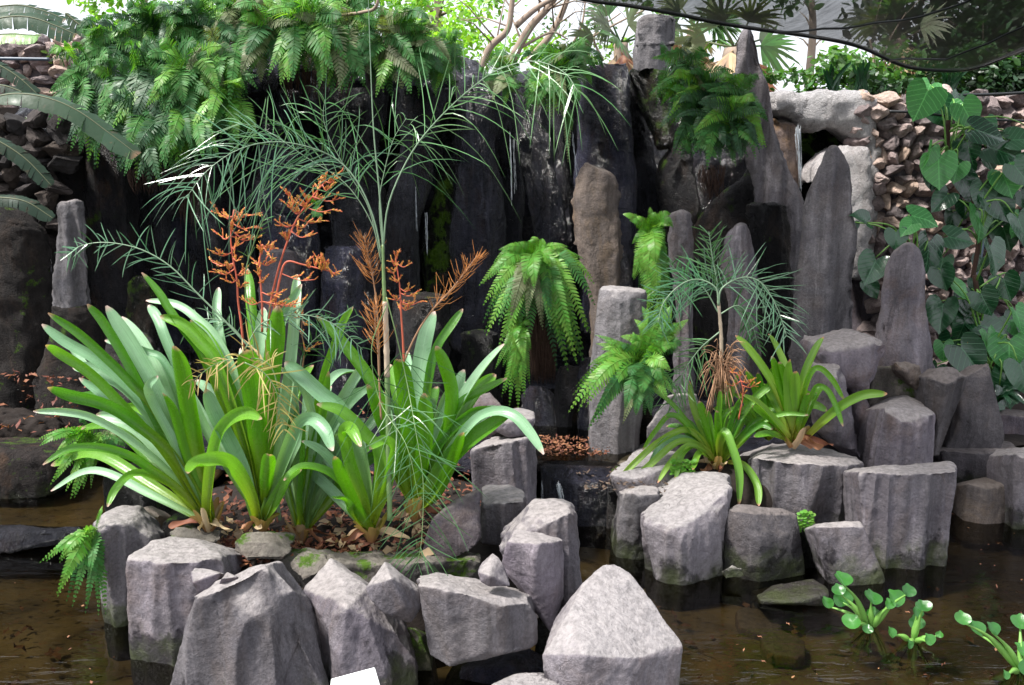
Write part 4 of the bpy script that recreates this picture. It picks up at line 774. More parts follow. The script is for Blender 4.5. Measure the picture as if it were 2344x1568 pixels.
rosette('largest strap-leaved rosette, its long leaves reaching far left over the pool', bA, fan(bA, 7, -70, -8, 330, 500, 34, ['brom_skylit', 'brom'], (-.5, -.2)) + [
    ('u', 'brom_skylit', 31, .0, [(96, 742), (151, 783), (234, 832), (330, 920), (419, 1040)]),
    ('u', 'brom', 27, .1, [(110, 716), (178, 760), (241, 816), (302, 877), (369, 960)]),
    ('u', 'brom', 30, .2, [(104, 790), (141, 811), (218, 863), (302, 947), (385, 1040)]),
    ('u', 'brom', 36, .3, [(108, 888), (161, 908), (235, 927), (302, 964), (400, 1050)]),
    ('u', 'brom_skylit', 24, .1, [(76, 941), (151, 943), (218, 958), (300, 1005), (400, 1090)]),
    ('u', 'brom', 26, .3, [(98, 1064), (161, 1030), (235, 1027), (302, 1046), (352, 1076), (419, 1125)]),
    ('u', 'brom', 24, .25, [(246, 1160), (262, 1125), (285, 1098), (308, 1085), (345, 1088), (402, 1118)]),
    ('b', 'brom', 58, .2, [(398, 792), (412, 860), (424, 940), (445, 1050)]),
    ('u', 'brom_skylit', 44, -.05, [(243, 700), (285, 766), (322, 826), (362, 903), (420, 1050)]),
    ('u', 'brom_skylit', 40, -.2, [(278, 725), (328, 793), (370, 880), (420, 1020)]),
    ('u', 'brom_skylit', 22, -.1, [(240, 779), (278, 788), (335, 806), (379, 833), (430, 960)]),
    ('u', 'brom_skylit', 30, -.1, [(181, 865), (235, 900), (295, 944), (369, 1000), (440, 1110)]),
    ('u', 'brom_skylit', 46, -.05, [(167, 840), (220, 850), (290, 885), (350, 950), (430, 1080)]),
    ('u', 'brom_skylit', 30, -.2, [(150, 780), (200, 850), (270, 930), (380, 1060)]),
    ('b', 'brom', 40, .1, [(372, 900), (392, 950), (420, 1050), (460, 1150)]),
    ('u', 'brom_skylit', 46, -.1, [(220, 950), (290, 965), (350, 1010), (420, 1100)]),
    ('u', 'brom', 40, .25, [(600, 958), (572, 945), (536, 957), (506, 994), (490, 1060), (480, 1150)]),
    ('u', 'brom', 30, .05, [(200, 696), (240, 740), (300, 840), (360, 960), (440, 1120)]),
    ('u', 'brom_skylit', 26, .1, [(362, 860), (340, 900), (390, 1000), (450, 1120)]),
], GB)
bB = (600, 1200, 3.08)
rosette('rosette with two broad upright bright green leaves in the island middle', bB, fan(bB, 9, -35, 38, 380, 520, 34, ['brom_skylit', 'brom', 'brom_skylit'], (-.55, -.25)) + [
    ('b', 'brom', 72, .12, [(562, 802), (576, 860), (590, 950), (598, 1060)]),
    ('b', 'brom', 56, .05, [(636, 700), (630, 776), (618, 860), (605, 980), (600, 1100)]),
    ('u', 'brom', 44, .35, [(430, 1084), (452, 1064), (503, 1054), (543, 1073), (578, 1130)]),
    ('u', 'brom', 27, -.1, [(324, 624), (362, 672), (385, 709), (422, 760), (469, 826), (540, 1000)]),
    ('u', 'brom', 36, -.05, [(366, 724), (419, 743), (462, 786), (500, 840), (560, 1020)]),
    ('u', 'brom', 32, -.1, [(436, 732), (469, 770), (503, 830), (570, 1020)]),
    ('u', 'brom_skylit', 30, -.2, [(340, 698), (362, 730), (390, 800), (480, 1000)]),
    ('u', 'brom_skylit', 36, -.25, [(679, 628), (673, 692), (668, 780), (650, 950)]),
    ('u', 'brom_skylit', 38, -.15, [(603, 704), (598, 776), (600, 900)]),
    ('u', 'brom_skylit', 28, -.25, [(500, 658), (497, 726), (520, 850)]),
    ('b', 'brom', 32, -.3, [(566, 614), (573, 692), (585, 850)]),
    ('u', 'brom_skylit', 28, -.2, [(334, 688), (402, 699), (452, 733), (503, 790), (570, 950)]),
    ('u', 'brom_skylit', 42, .2, [(762, 1032), (745, 985), (714, 962), (680, 985), (640, 1080)]),
    ('b', 'brom', 44, .25, [(616, 1040), (606, 1100), (600, 1160)]),
    ('u', 'brom_skylit', 44, .1, [(470, 890), (500, 960), (560, 1080)]),
    ('u', 'brom', 40, .1, [(690, 1075), (660, 1100), (625, 1160)]),
    ('u', 'brom_skylit', 32, -.15, [(690, 650), (640, 750), (620, 900)]),
], GB)
bE = (690, 1225, 3.2)
rosette('rosette of pale crossing blades behind the middle of the island', bE, fan(bE, 12, -25, 48, 300, 440, 30, ['brom_skylit', 'brom_skylit', 'brom'], (-.4, -.1)) + [
    ('u', 'brom_skylit', 34, 0, [(872, 868), (800, 930), (745, 1020), (705, 1140)]), ('u', 'brom_skylit', 32, -.1, [(835, 826), (790, 900), (735, 1000)]),
    ('u', 'brom', 26, .0, [(808, 702), (786, 740), (765, 800), (740, 880), (705, 1080)]), ('u', 'brom', 28, .05, [(752, 850), (735, 960), (700, 1100)]),
    ('u', 'brom_skylit', 30, -.2, [(940, 905), (860, 960), (780, 1060)]), ('u', 'brom_skylit', 26, .1, [(640, 840), (700, 900), (720, 1010)]),
    ('u', 'brom', 24, .15, [(700, 960), (695, 1060), (690, 1160)]),
], GB)
bC = (850, 1222, 3.06)
rosette('rosette with curled-over leaf tips left of the reed cane', bC, fan(bC, 5, -50, 10, 200, 330, 32, ['brom', 'brom_skylit'], (-.3, -.05)) + [
    ('u', 'brom_skylit', 46, -.05, [(652, 828), (687, 857), (737, 903), (784, 945), (830, 1060)]),
    ('u', 'brom', 32, .2, [(650, 1100), (687, 1072), (737, 1078), (784, 1108), (825, 1170)]),
    ('u', 'brom', 36, .25, [(826, 1022), (806, 985), (790, 990), (800, 1060), (835, 1160)]),
    ('u', 'brom', 32, .2, [(845, 1028), (880, 1010), (900, 1040), (880, 1130)]),
    ('u', 'brom', 36, .05, [(725, 925), (784, 944), (834, 994), (868, 1040), (866, 1150)]),
    ('b', 'brom', 34, .2, [(765, 1045), (790, 1110), (830, 1190)]),
    ('u', 'brom_skylit', 30, .1, [(690, 1010), (740, 1040), (800, 1110)]), ('u', 'brom', 28, .28, [(762, 1140), (790, 1150), (835, 1205)]),
], GB)
bD = (950, 1175, 3.12)
rosette('rosette at the island right with near-white leaves leaning to the right', bD, fan(bD, 10, -20, 42, 260, 400, 36, ['brom_skylit', 'brom', 'brom'], (-.45, -.15)) + [
    ('b', 'brom', 60, .12, [(911, 822), (918, 870), (930, 960), (942, 1080)]),
    ('u', 'brom', 40, -.05, [(722, 722), (784, 790), (850, 880), (885, 970), (915, 1090)]),
    ('u', 'brom', 27, -.1, [(1059, 707), (1032, 746), (1002, 793), (985, 850), (965, 1000)]),
    ('u', 'brom_skylit', 54, -.15, [(994, 712), (975, 786), (960, 880), (950, 1000)]),
    ('u', 'brom_skylit', 42, .0, [(1154, 788), (1106, 848), (1069, 905), (1030, 980), (985, 1100)]),
    ('u', 'brom_skylit', 42, -.1, [(1062, 846), (1045, 900), (1010, 990), (980, 1090)]),
    ('u', 'brom', 28, .0, [(1160, 866), (1102, 897), (1052, 927), (1018, 990), (985, 1090)]),
    ('b', 'brom', 42, .05, [(998, 792), (1018, 843), (1033, 910), (1020, 1010), (985, 1110)]),
    ('u', 'brom', 30, .05, [(1166, 944), (1102, 940), (1059, 960), (1000, 1020), (965, 1110)]),
    ('u', 'brom', 54, .15, [(1172, 948), (1130, 975), (1069, 1018), (1018, 1070), (975, 1140)]),
    ('u', 'brom_skylit', 34, .25, [(1244, 1040), (1213, 994), (1179, 957), (1139, 945), (1090, 965), (1030, 1040), (980, 1130)]),
    ('b', 'brom', 46, .1, [(870, 920), (890, 1000), (920, 1090)]), ('b', 'brom', 50, .15, [(972, 900), (975, 1000), (962, 1100)]),
    ('b', 'brom', 44, .15, [(1060, 990), (1040, 1060), (1000, 1140)]), ('b', 'brom', 40, .1, [(840, 880), (870, 980), (915, 1090)]),
], GB)
GF = 'small rosettes on the right island'
bF = (1640, 1068, 3.92)
rosette('spidery rosette with thin leaves drooping over the pale stones', bF, fan(bF, 12, -50, 45, 120, 220, 20, ['brom', 'brom_light'], (-.2, .1)) + [
    ('u', 'brom_light', 20, .12, [(1408, 1106), (1450, 1062), (1510, 1010), (1570, 985), (1615, 1020)]), ('u', 'brom_light', 20, .16, [(1438, 1112), (1490, 1062), (1555, 1012), (1612, 1030)]),
    ('u', 'brom_light', 18, .2, [(1505, 1105), (1535, 1060), (1575, 1022), (1615, 1040)]), ('u', 'brom_light', 18, .2, [(1545, 1098), (1560, 1040), (1590, 1020), (1620, 1045)]),
    ('u', 'brom_light', 28, .22, [(1690, 1158), (1688, 1080), (1670, 1020), (1655, 990), (1642, 1020)]), ('u', 'brom_light', 24, .2, [(1736, 1158), (1730, 1110), (1700, 1068), (1665, 1060)]),
    ('u', 'brom', 15, .0, [(1440, 870), (1487, 887), (1538, 927), (1590, 990)]), ('u', 'brom', 15, .0, [(1470, 1030), (1500, 985), (1540, 950), (1600, 1010)]),
    ('b', 'brom', 26, .05, [(1600, 918), (1615, 960), (1632, 1010)]), ('b', 'brom_light', 24, -.1, [(1578, 872), (1592, 940), (1625, 1020)]),
    ('u', 'brom', 18, .0, [(1704, 936), (1665, 944), (1645, 985)]), ('u', 'brom', 18, .1, [(1768, 982), (1740, 972), (1700, 1000), (1660, 1050)]),
    ('u', 'brom', 22, .0, [(1850, 869), (1793, 873), (1745, 895), (1700, 945), (1660, 1030)]), ('u', 'brom', 15, .1, [(1850, 950), (1793, 947), (1743, 968), (1690, 1020)]),
    ('u', 'brom_light', 22, -.1, [(1690, 850), (1665, 920), (1650, 1000)]), ('b', 'brom', 24, .1, [(1640, 940), (1642, 1000), (1640, 1050)]),
    ('u', 'brom_skylit', 20, .1, [(1480, 1070), (1520, 1010), (1580, 1010)]), ('u', 'brom_light', 20, .2, [(1585, 1075), (1600, 1040), (1625, 1050)]),
], GF)
bG = (1815, 1012, 3.88)
rosette('upright vase-shaped lime rosette with pink tips behind the scalloped block', bG, fan(bG, 7, -40, 35, 110, 190, 24, ['brom_light', 'brom'], (-.2, 0)) + [
    ('u', 'brom_light', 27, -.05, [(1682, 768), (1710, 800), (1743, 845), (1775, 900)]), ('u', 'brom_light', 25, -.05, [(1885, 771), (1867, 803), (1847, 847), (1832, 900)]),
    ('u', 'brom_light', 27, -.15, [(1758, 764), (1777, 800), (1797, 860)]), ('b', 'brom_light', 38, .1, [(1808, 822), (1812, 880), (1816, 950)]),
    ('b', 'brom', 28, .05, [(1783, 828), (1795, 880), (1808, 950)]), ('u', 'brom_light', 27, .15, [(2030, 901), (1978, 903), (1928, 927), (1880, 967), (1848, 1000)]),
    ('u', 'brom', 17, .1, [(1929, 976), (1912, 930), (1890, 892), (1862, 890), (1835, 950)]), ('u', 'brom', 17, .05, [(1932, 916), (1904, 868), (1873, 842), (1850, 862), (1830, 930)]),
    ('b', 'brom', 24, .05, [(1766, 815), (1780, 870), (1800, 940)]), ('u', 'brom', 28, .12, [(1720, 930), (1760, 960), (1795, 1000)]),
    ('u', 'brom_light', 24, .15, [(1700, 905), (1740, 930), (1785, 980)]), ('b', 'brom', 26, .1, [(1850, 900), (1838, 950), (1822, 1000)]),
    ('u', 'brom', 22, .1, [(1725, 1000), (1760, 995), (1800, 1008)]), ('b', 'brom_light', 30, .14, [(1820, 850), (1822, 920), (1818, 980)]),
], GF)
bH = (1755, 1005, 4.0)
rosette('dark green rosette half hidden between the two lime ones', bH, fan(bH, 14, -65, 60, 100, 180, 20, ['brom'], (-.1, .1)), GF, stump=False)

# ================================================================ FERNS
GW = 'ferns hanging from the rock wall crest'
def hang(label, root, n, spread, lmin, lmax, wpx, mats, group=GW, up=.25, dn=(.02, .36), down=75, npin=25):
    fr = []
    for k in range(n):
        a = rnd(-1, 1); l = rnd(lmin, lmax); isup = rnd(0, 1) < up
        if isup: ang = R(rnd(-80, 80)); tx = root[0] + math.sin(ang) * l * .75; ty = root[1] - math.cos(ang) * l * .45
        else: ang = a * R(spread); tx = root[0] + math.sin(ang) * l * .8; ty = root[1] + math.cos(ang) * l
        fr.append((tx, ty, rnd(*dn), wpx * 1.1 * rnd(.75, 1.15), rnd(10, 55), random.choice(mats), (rnd(-45, 45), rnd(-26, 34))))
    return fern(label, root, fr, group=group, npin=npin)
FD = ['fern', 'fern', 'fern_dark', 'fern', 'fern_dark', 'fern_bright']; FM = ['fern', 'fern', 'fern', 'fern_bright', 'fern_dull']
hang_spec = [
    ('fern at the far left end of the hanging fern curtain', (185, 165, 5.35), 16, 70, 90, 170, 46, FD, .35),
    ('fern in the upper left of the curtain just below the sky', (260, 95, 5.5), 18, 80, 90, 150, 44, FD, .4),
    ('dark fern in the left curtain behind the banana leaf tip', (245, 215, 5.25), 16, 55, 110, 180, 50, FD, .15),
    ('fern in the top middle of the left curtain', (350, 60, 5.55), 20, 80, 90, 160, 46, FD, .4),
    ('fern in the body of the left curtain, large drooping fronds', (340, 160, 5.2), 20, 60, 120, 190, 56, FD, .15),
    ('lowest fern of the left curtain, its longest fronds pointing down to black rock', (345, 262, 5.05), 16, 38, 110, 170, 58, FD, .1),
    ('fern with lime fronds in the middle of the left curtain', (425, 150, 5.1), 16, 60, 90, 150, 56, ['fern', 'fern_bright', 'fern'], .2),
    ('fern with one bright frond low in the left curtain', (420, 240, 5.0), 14, 42, 100, 165, 58, ['fern', 'fern', 'fern_bright'], .1),
    ('fern near the top, right part of the left curtain', (450, 50, 5.5), 18, 80, 90, 150, 48, FD, .4),
    ('fern on the right slope of the left curtain above the bare black rock', (500, 120, 5.2), 14, 60, 90, 150, 50, FM, .2),
    ('fern beside the reed leaflets at the right foot of the curtain', (505, 215, 5.1), 10, 45, 90, 150, 50, ['fern', 'fern_bright'], .1),
    ('fern at the very top edge above the bare rock', (560, 30, 5.6), 16, 80, 80, 140, 46, FM, .4),
    ('fern with pale fronds fanning over the bare rock', (610, 60, 5.3), 16, 65, 90, 150, 52, FM, .25),
    ('bright pale fern at the centre of the crest', (700, 45, 5.25), 18, 60, 100, 170, 58, ['fern_bright', 'fern', 'fern_bright'], .25),
    ('fern right of the bright pale one, fronds over the wet face', (770, 70, 5.3), 16, 55, 100, 160, 56, FM, .25),
    ('fern on the crest beside the square stone peg', (800, 20, 5.6), 16, 80, 80, 140, 46, FM, .4),
    ('fern hanging beyond the tall reed stalk', (880, 80, 5.35), 16, 60, 90, 160, 50, FM, .3),
    ('fern under the leaning tree branches at the crest', (940, 90, 5.4), 14, 65, 80, 140, 46, FM, .35),
    ('fern at the right end of the crest curtain', (1000, 120, 5.45), 12, 70, 60, 110, 40, FM, .4),
    ('feathery fern on the crest behind the reed arch', (1150, 165, 5.4), 9, 75, 50, 90, 34, FM, .5),
    ('fern hanging into the dark cleft under the reed arch tip', (1260, 160, 5.35), 18, 55, 70, 125, 42, FM, .3),
    ('small fern at the wall top left of the wet buttress', (1310, 140, 5.5), 12, 80, 50, 90, 36, FM, .5),
    ('fern at the top left of the right cascade of ferns', (1570, 150, 5.4), 16, 65, 70, 130, 44, FM, .45),
    ('fern in the middle of the right cascade of ferns', (1620, 220, 5.25), 24, 85, 90, 160, 42, ['fern', 'fern_bright', 'fern_dark', 'fern'], .35),
    ('lowest fern of the right cascade over the white streaked rock', (1660, 270, 5.05), 20, 70, 80, 135, 42, ['fern', 'fern_dark', 'fern_bright'], .2),
    ('fern with lime fronds touching the pinnacle at right', (1680, 215, 5.2), 14, 60, 60, 120, 44, ['fern_bright', 'fern', 'fern'], .4),
    ('fern in the lower left of the right cascade', (1605, 280, 5.1), 14, 70, 70, 120, 40, ['fern', 'fern_dark'], .2),
]
for lab, root, n, sp_, l0, l1, wp, mts, up_ in hang_spec: hang(lab, root, int(n * 2.4), sp_, l0, l1, wp, mts, up=up_)
GM = 'ferns rooted on stones and ledges'
fern('bushy bright fern in the centre with a brown root beard beneath', (1225, 590, 4.7), [
    (1105, 700, .25, 46, 60, 'fern_bright'), (1118, 640, .2, 44, 60, 'fern_bright'), (1140, 745, .3, 50, 60, 'fern'), (1168, 730, .35, 52, 50, 'fern_dull'), (1175, 700, .3, 46, 55, 'fern_dull'),
    (1200, 650, .3, 50, 50, 'fern_bright'), (1222, 660, .35, 50, 60, 'fern_bright'), (1205, 725, .3, 46, 40, 'fern_dull'), (1238, 745, .3, 44, 40, 'fern_dull'), (1260, 755, .3, 46, 40, 'fern'),
    (1265, 700, .25, 46, 55, 'fern_bright'), (1285, 670, .2, 44, 65, 'fern_bright'), (1300, 720, .25, 52, 60, 'fern'), (1310, 790, .3, 56, 60, 'fern_bright'), (1320, 830, .3, 56, 70, 'fern_bright'),
    (1345, 760, .2, 58, 80, 'fern_bright'), (1362, 700, .15, 50, 90, 'fern'), (1320, 590, .1, 34, 40, 'fern_bright'), (1300, 565, .1, 26, 25, 'fern_bright'), (1180, 560, .1, 30, 20, 'fern_bright'), (1215, 548, .05, 34, 15, 'fern_bright'), (1150, 570, .15, 36, 30, 'fern_bright'),
    (1130, 600, .15, 40, 50, 'fern_bright'), (1260, 610, .25, 44, 50, 'fern_bright'), (1240, 570, .1, 36, 20, 'fern_bright'), (1120, 740, .2, 40, 50, 'fern'), (1185, 760, .25, 40, 30, 'fern'), (1290, 810, .2, 50, 40, 'fern'), (1275, 850, .15, 44, 30, 'fern_dark'), (1112, 770, .28, 50, 60, 'fern_bright'), (1140, 800, .25, 50, 40, 'fern_bright'), (1165, 770, .3, 50, 40, 'fern_bright'), (1210, 790, .25, 50, 30, 'fern'), (1280, 770, .3, 54, 40, 'fern_bright'), (1335, 800, .25, 58, 70, 'fern_bright'), (1300, 850, .22, 54, 50, 'fern_bright'), (1105, 650, .1, 46, 70, 'fern_bright'), (1360, 650, .1, 46, 70, 'fern_bright'), (1340, 840, .2, 50, 60, 'fern')], group=GM, npin=30, wscale=1.15)
fern('upright bright fern behind the waist of the pale standing stone', (1505, 800, 4.0), [(1480, 705, 0, 58, 5, 'fern_bright'), (1505, 690, 0, 60, 0, 'fern_bright'), (1535, 700, .05, 56, 5, 'fern_bright'), (1555, 740, .05, 50, 15, 'fern_bright'), (1460, 740, .05, 50, 10, 'fern_bright'), (1440, 780, .1, 50, 20, 'fern_bright'), (1560, 790, .1, 50, 25, 'fern'), (1490, 720, .08, 50, 5, 'fern'), (1520, 720, .08, 50, 5, 'fern_bright'), (1500, 880, .2, 56, 10, 'fern_bright'), (1465, 870, .2, 56, 20, 'fern')], group=GM, npin=26)
fern('narrow bright fern hanging straight down below the bushy centre fern', (1190, 745, 4.55), [(1160, 800, .15, 40, 25, 'fern_bright'), (1200, 830, .2, 40, 20, 'fern_bright'), (1172, 870, .15, 44, 10, 'fern_bright'), (1155, 900, .12, 40, 5, 'fern_bright'), (1200, 910, .12, 40, 0, 'fern_bright'), (1185, 935, .1, 40, 0, 'fern_bright'), (1212, 880, .1, 36, 10, 'fern_bright'), (1215, 800, .15, 36, 20, 'fern_bright'), (1150, 840, .1, 36, 10, 'fern_bright'), (1180, 780, .2, 34, 25, 'fern_bright'), (1175, 740, .1, 30, 20, 'fern_bright'), (1215, 745, .1, 30, 20, 'fern_bright'), (1165, 930, .1, 34, 0, 'fern_bright')], group=GM, npin=26)
fern('tall slim fern column between the reddish and grey standing stones', (1490, 530, 4.85), [(1425, 490, .1, 30, 20, 'fern_bright'), (1440, 505, .1, 30, 15, 'fern_bright'), (1540, 520, .15, 40, 50, 'fern_bright'), (1535, 490, .1, 30, 30, 'fern_bright'), (1500, 485, .05, 30, 10, 'fern_bright'), (1480, 640, .2, 50, 30, 'fern_bright'), (1505, 670, .22, 54, 20, 'fern_bright'), (1520, 640, .2, 50, 20, 'fern'), (1460, 600, .15, 44, 30, 'fern_bright'), (1495, 700, .15, 50, 5, 'fern'), (1525, 690, .1, 46, 5, 'fern'), (1465, 560, .1, 34, 30, 'fern_bright'), (1520, 580, .15, 44, 30, 'fern_bright'), (1470, 660, .1, 44, 10, 'fern'), (1485, 725, .2, 56, 0, 'fern_bright'), (1515, 730, .2, 56, 0, 'fern_bright'), (1450, 640, .15, 48, 10, 'fern_bright'), (1500, 600, .25, 50, 30, 'fern_bright'), (1530, 660, .15, 50, 10, 'fern_bright')], group=GM, npin=30, wscale=1.15)
fern('spreading fern covering the waist of the pale standing stone', (1470, 830, 3.95), [
    (1300, 945, .25, 56, 90, 'fern_bright'), (1330, 925, .25, 60, 80, 'fern_bright'), (1345, 985, .25, 56, 50, 'fern'), (1358, 960, .3, 56, 60, 'fern'), (1310, 905, .2, 46, 60, 'fern_bright'), (1375, 800, .1, 40, 30, 'fern_bright'), (1360, 830, .15, 46, 40, 'fern_bright'), (1380, 780, .1, 30, 20, 'fern_bright'),
    (1430, 935, .3, 56, 20, 'fern'), (1455, 950, .3, 58, 10, 'fern'), (1490, 950, .25, 54, 10, 'fern'), (1515, 880, .2, 54, 30, 'fern'), (1535, 850, .2, 50, 40, 'fern_bright'), (1550, 790, .1, 44, 30, 'fern_bright'), (1540, 745, .05, 36, 20, 'fern'), (1500, 710, 0, 44, 0, 'fern_bright'), (1480, 720, 0, 40, 0, 'fern_bright'), (1525, 735, .05, 38, 10, 'fern_bright'),
    (1400, 890, .25, 52, 40, 'fern_bright'), (1420, 790, .1, 40, 15, 'fern'), (1448, 775, .05, 36, 5, 'fern_bright'), (1530, 920, .2, 44, 20, 'fern_bright'), (1365, 880, .2, 50, 50, 'fern_bright'), (1470, 900, .3, 56, 10, 'fern'), (1440, 860, .3, 50, 20, 'fern'), (1555, 900, .1, 40, 20, 'fern'), (1425, 970, .25, 40, 10, 'fern_dull'), (1510, 780, .1, 40, 10, 'fern_bright')], group=GM, npin=28)
fern('light fern at the left pool below the long strap leaves', (215, 1000, 3.7), [(90, 1020, .3, 46, 40, 'fern_bright'), (100, 1000, .25, 40, 30, 'fern_bright'), (115, 1110, .3, 44, 30, 'fern_bright'), (150, 1125, .3, 46, 30, 'fern_bright'), (170, 1140, .3, 40, 20, 'fern_bright'), (205, 1085, .3, 44, 20, 'fern_bright'), (250, 1060, .2, 40, 15, 'fern_bright'), (275, 1000, .1, 36, 15, 'fern_dull'), (180, 960, .1, 34, 15, 'fern'), (190, 1120, .25, 40, 15, 'fern_bright'), (130, 1060, .3, 44, 40, 'fern_bright'), (230, 960, .1, 30, 10, 'fern'), (270, 1030, .2, 36, 15, 'fern')], group=GM, npin=24)
fern('bright fern trailing into the lower left pond beside the upright corner stone', (222, 1215, 2.98), [(105, 1285, .2, 44, 30, 'fern_bright'), (135, 1280, .2, 46, 30, 'fern_bright'), (130, 1360, .25, 54, 30, 'fern_bright'), (160, 1240, .15, 36, 20, 'fern_bright'), (220, 1370, .15, 40, 0, 'fern'), (165, 1390, .2, 36, 20, 'fern'), (195, 1405, .2, 34, 10, 'fern'), (225, 1410, .15, 34, 0, 'fern'), (235, 1165, .05, 18, 10, 'fern_bright'), (200, 1330, .2, 36, 10, 'fern')], group=GM, npin=22)
fern('tiny fern sprig among the orange flower spikes', (725, 470, 4.9), [(700, 450, .1, 26, 5, 'fern_bright'), (735, 510, .1, 26, 5, 'fern'), (715, 500, .1, 26, 5, 'fern'), (740, 450, .05, 22, 5, 'fern')], group=GM, npin=14)
fern('thin yellowish fern strand down the dark cleft of the wall', (1300, 240, 5.3), [(1310, 300, .05, 22, 0, 'fern'), (1300, 372, .05, 24, 0, 'fern_dull'), (1305, 335, .05, 22, 0, 'fern')], group=GM, npin=22)
# root beards
def roots(label, x0, x1, y0, y1, Y, n, taper=.5):
    mb = MB(); xc = (x0 + x1) / 2
    for k in range(n):
        x = rnd(x0, x1); e = y0 + (y1 - y0) * rnd(.5, 1); c = [P(x, y0 + rnd(-5, 20), Y + rnd(-.04, .04)), P(x + rnd(-6, 6), (y0 + e) / 2, Y - rnd(0, .06)), P(xc + (x - xc) * taper + rnd(-6, 6), e, Y - rnd(0, .04))]
        tube(mb, spline(c, 7), [.0022] * 7 + [.001], 4)
    o = mb.build('root_beard', M['root']); tag(o, label, 'roots', 'hanging root beards'); center_origin(o)
roots('thick reddish brown root beard under the bushy centre fern', 1210, 1275, 650, 880, 4.62, 420, .7)
roots('dark root strands under the left fern curtain', 400, 480, 380, 520, 5.35, 90, .8)
roots('few brown roots hanging under the right fern cascade', 1600, 1660, 380, 460, 5.3, 60, .7)
roots('thin roots under the lowest left curtain ferns', 290, 400, 380, 450, 5.3, 60, .8)
roots('brown matted roots under the central crest ferns', 640, 800, 120, 230, 5.45, 160, .9)

# ================================================================ FINE-LEAVED PALMS
def palmstem(parent, pts, Y, w0, w1, mat, name='stem'):
    px = Y / FPX; c = spline([P(q[0], q[1], Y - (q[2] if len(q) > 2 else 0)) for q in pts], 26); mb = MB(); k = len(c)
    tube(mb, c, [(w0 + (w1 - w0) * i / (k - 1)) * px * .5 * (1.18 if i % 6 == 0 and name == 'cane' else 1) for i in range(k)], 8); return mb.build(name, M[mat], parent)
GPm = 'fine-leaved reed palms'
rp = empty('reed_palm', P(885, 1180, 3.0), 'tall arching reed palm rising from the island with long thin leaflets', 'palm', GPm)
palmstem(rp, [(892, 1190), (890, 1080), (888, 960), (886, 855)], 3.0, 13, 12, 'cane', 'cane')
palmstem(rp, [(886, 862), (884, 780), (882, 720), (881, 690)], 3.0, 13, 12, 'cane_pale', 'cane')
palmstem(rp, [(881, 700), (878, 640), (876, 560)], 3.0, 10, 6, 'cane', 'cane')
plume(rp, [(876, 580), (886, 480), (915, 400), (955, 330), (1010, 265), (1075, 205, .05), (1140, 160, .1), (1220, 140, .15), (1290, 165, .2), (1325, 215, .25)], 3.0, 36, 165, 2.8, 'reed', 'silver', 4.5, .3, .7)
plume(rp, [(878, 570), (868, 440), (855, 300), (848, 150), (842, -30)], 3.0, 0, 10, 4, 'reed', 'silver', 5, .9)
plume(rp, [(874, 590), (855, 500), (820, 420), (770, 365), (700, 335, .05), (620, 325, .1), (540, 345, .15), (470, 395, .2), (425, 455, .22)], 3.0, 48, 180, 3.0, 'reed_pale', 'silver', 4.5, .25, .5)
plume(rp, [(872, 600), (845, 480), (800, 400), (760, 330), (740, 270), (745, 220)], 3.15, 12, 190, 2.4, 'reed', 'silver', 3, .4, .5)
plume(rp, [(878, 590), (868, 470), (880, 390), (900, 320), (930, 270)], 3.12, 12, 200, 2.5, 'reed', 'silver', 3, .35, .6)
plume(rp, [(872, 600), (850, 510), (790, 420), (700, 360), (610, 300), (540, 280)], 3.1, 20, 200, 2.6, 'reed', 'silver', 3, .3, .3)
plume(rp, [(884, 680), (905, 760), (930, 870), (950, 980, .1), (968, 1100, .15), (965, 1230, .2), (955, 1290, .22)], 2.95, 30, 150, 2.6, 'reed_dark', 'cane', 3.4, .22, .35)
plume(rp, [(884, 700), (850, 800), (870, 920), (930, 1020, .15), (960, 1150, .2)], 2.9, 12, 140, 2.6, 'reed_dark', 'cane', 3, .3, .35)
r2 = empty('reed_palm', P(640, 1180, 3.2), 'low reed palm with a short feathered frond reaching left past the pale stone', 'palm', GPm)
palmstem(r2, [(640, 1190), (625, 1050), (600, 900), (575, 790)], 3.15, 8, 6, 'silver', 'cane')
plume(r2, [(575, 800), (510, 730), (450, 670), (390, 610), (320, 570), (240, 555), (180, 565), (155, 590)], 3.1, 28, 70, 3.0, 'reed_pale', 'silver', 5, .25, .15)
plume(r2, [(590, 850), (575, 740), (560, 640), (580, 560), (612, 480)], 3.1, 10, 40, 3, 'reed', 'cane', 5, .55, .1, open_=.2)
plume(r2, [(560, 800), (600, 740), (680, 720), (760, 740), (830, 800)], 3.05, 26, 80, 3.6, 'reed_pale', 'silver', 4, .15, .4)
plume(r2, [(640, 900), (620, 840), (580, 820), (500, 830), (430, 880)], 2.98, 24, 75, 3.8, 'reed_gold', 'cane', 4, .2, .35)
plume(r2, [(560, 830), (600, 850), (630, 890), (640, 940), (650, 985)], 2.95, 18, 80, 4, 'reed_gold', 'cane', 4, .15, .3)
plume(r2, [(700, 900), (690, 820), (740, 760), (820, 720)], 3.2, 16, 70, 3.4, 'reed', 'silver', 4, .2, .3)
plume(r2, [(560, 780), (520, 740), (470, 730), (420, 745)], 3.2, 16, 60, 3.4, 'reed_pale', 'silver', 4, .1, .2)
r3 = empty('reed_palm', P(1650, 1010, 4.0), 'small bluish reed palm on the right island with two fans of fine leaflets', 'palm', GPm)
palmstem(r3, [(1650, 1040), (1652, 940), (1650, 830)], 4.0, 6, 8, 'twigs', 'cane'); palmstem(r3, [(1650, 835), (1650, 770), (1644, 690)], 4.0, 10, 7, 'cane_pale', 'cane')
plume(r3, [(1644, 700), (1652, 660), (1700, 635), (1745, 650, .05), (1780, 710, .1), (1800, 770, .15)], 3.95, 36, 96, 3, 'reed_pale', 'silver', 5, .2, .15)
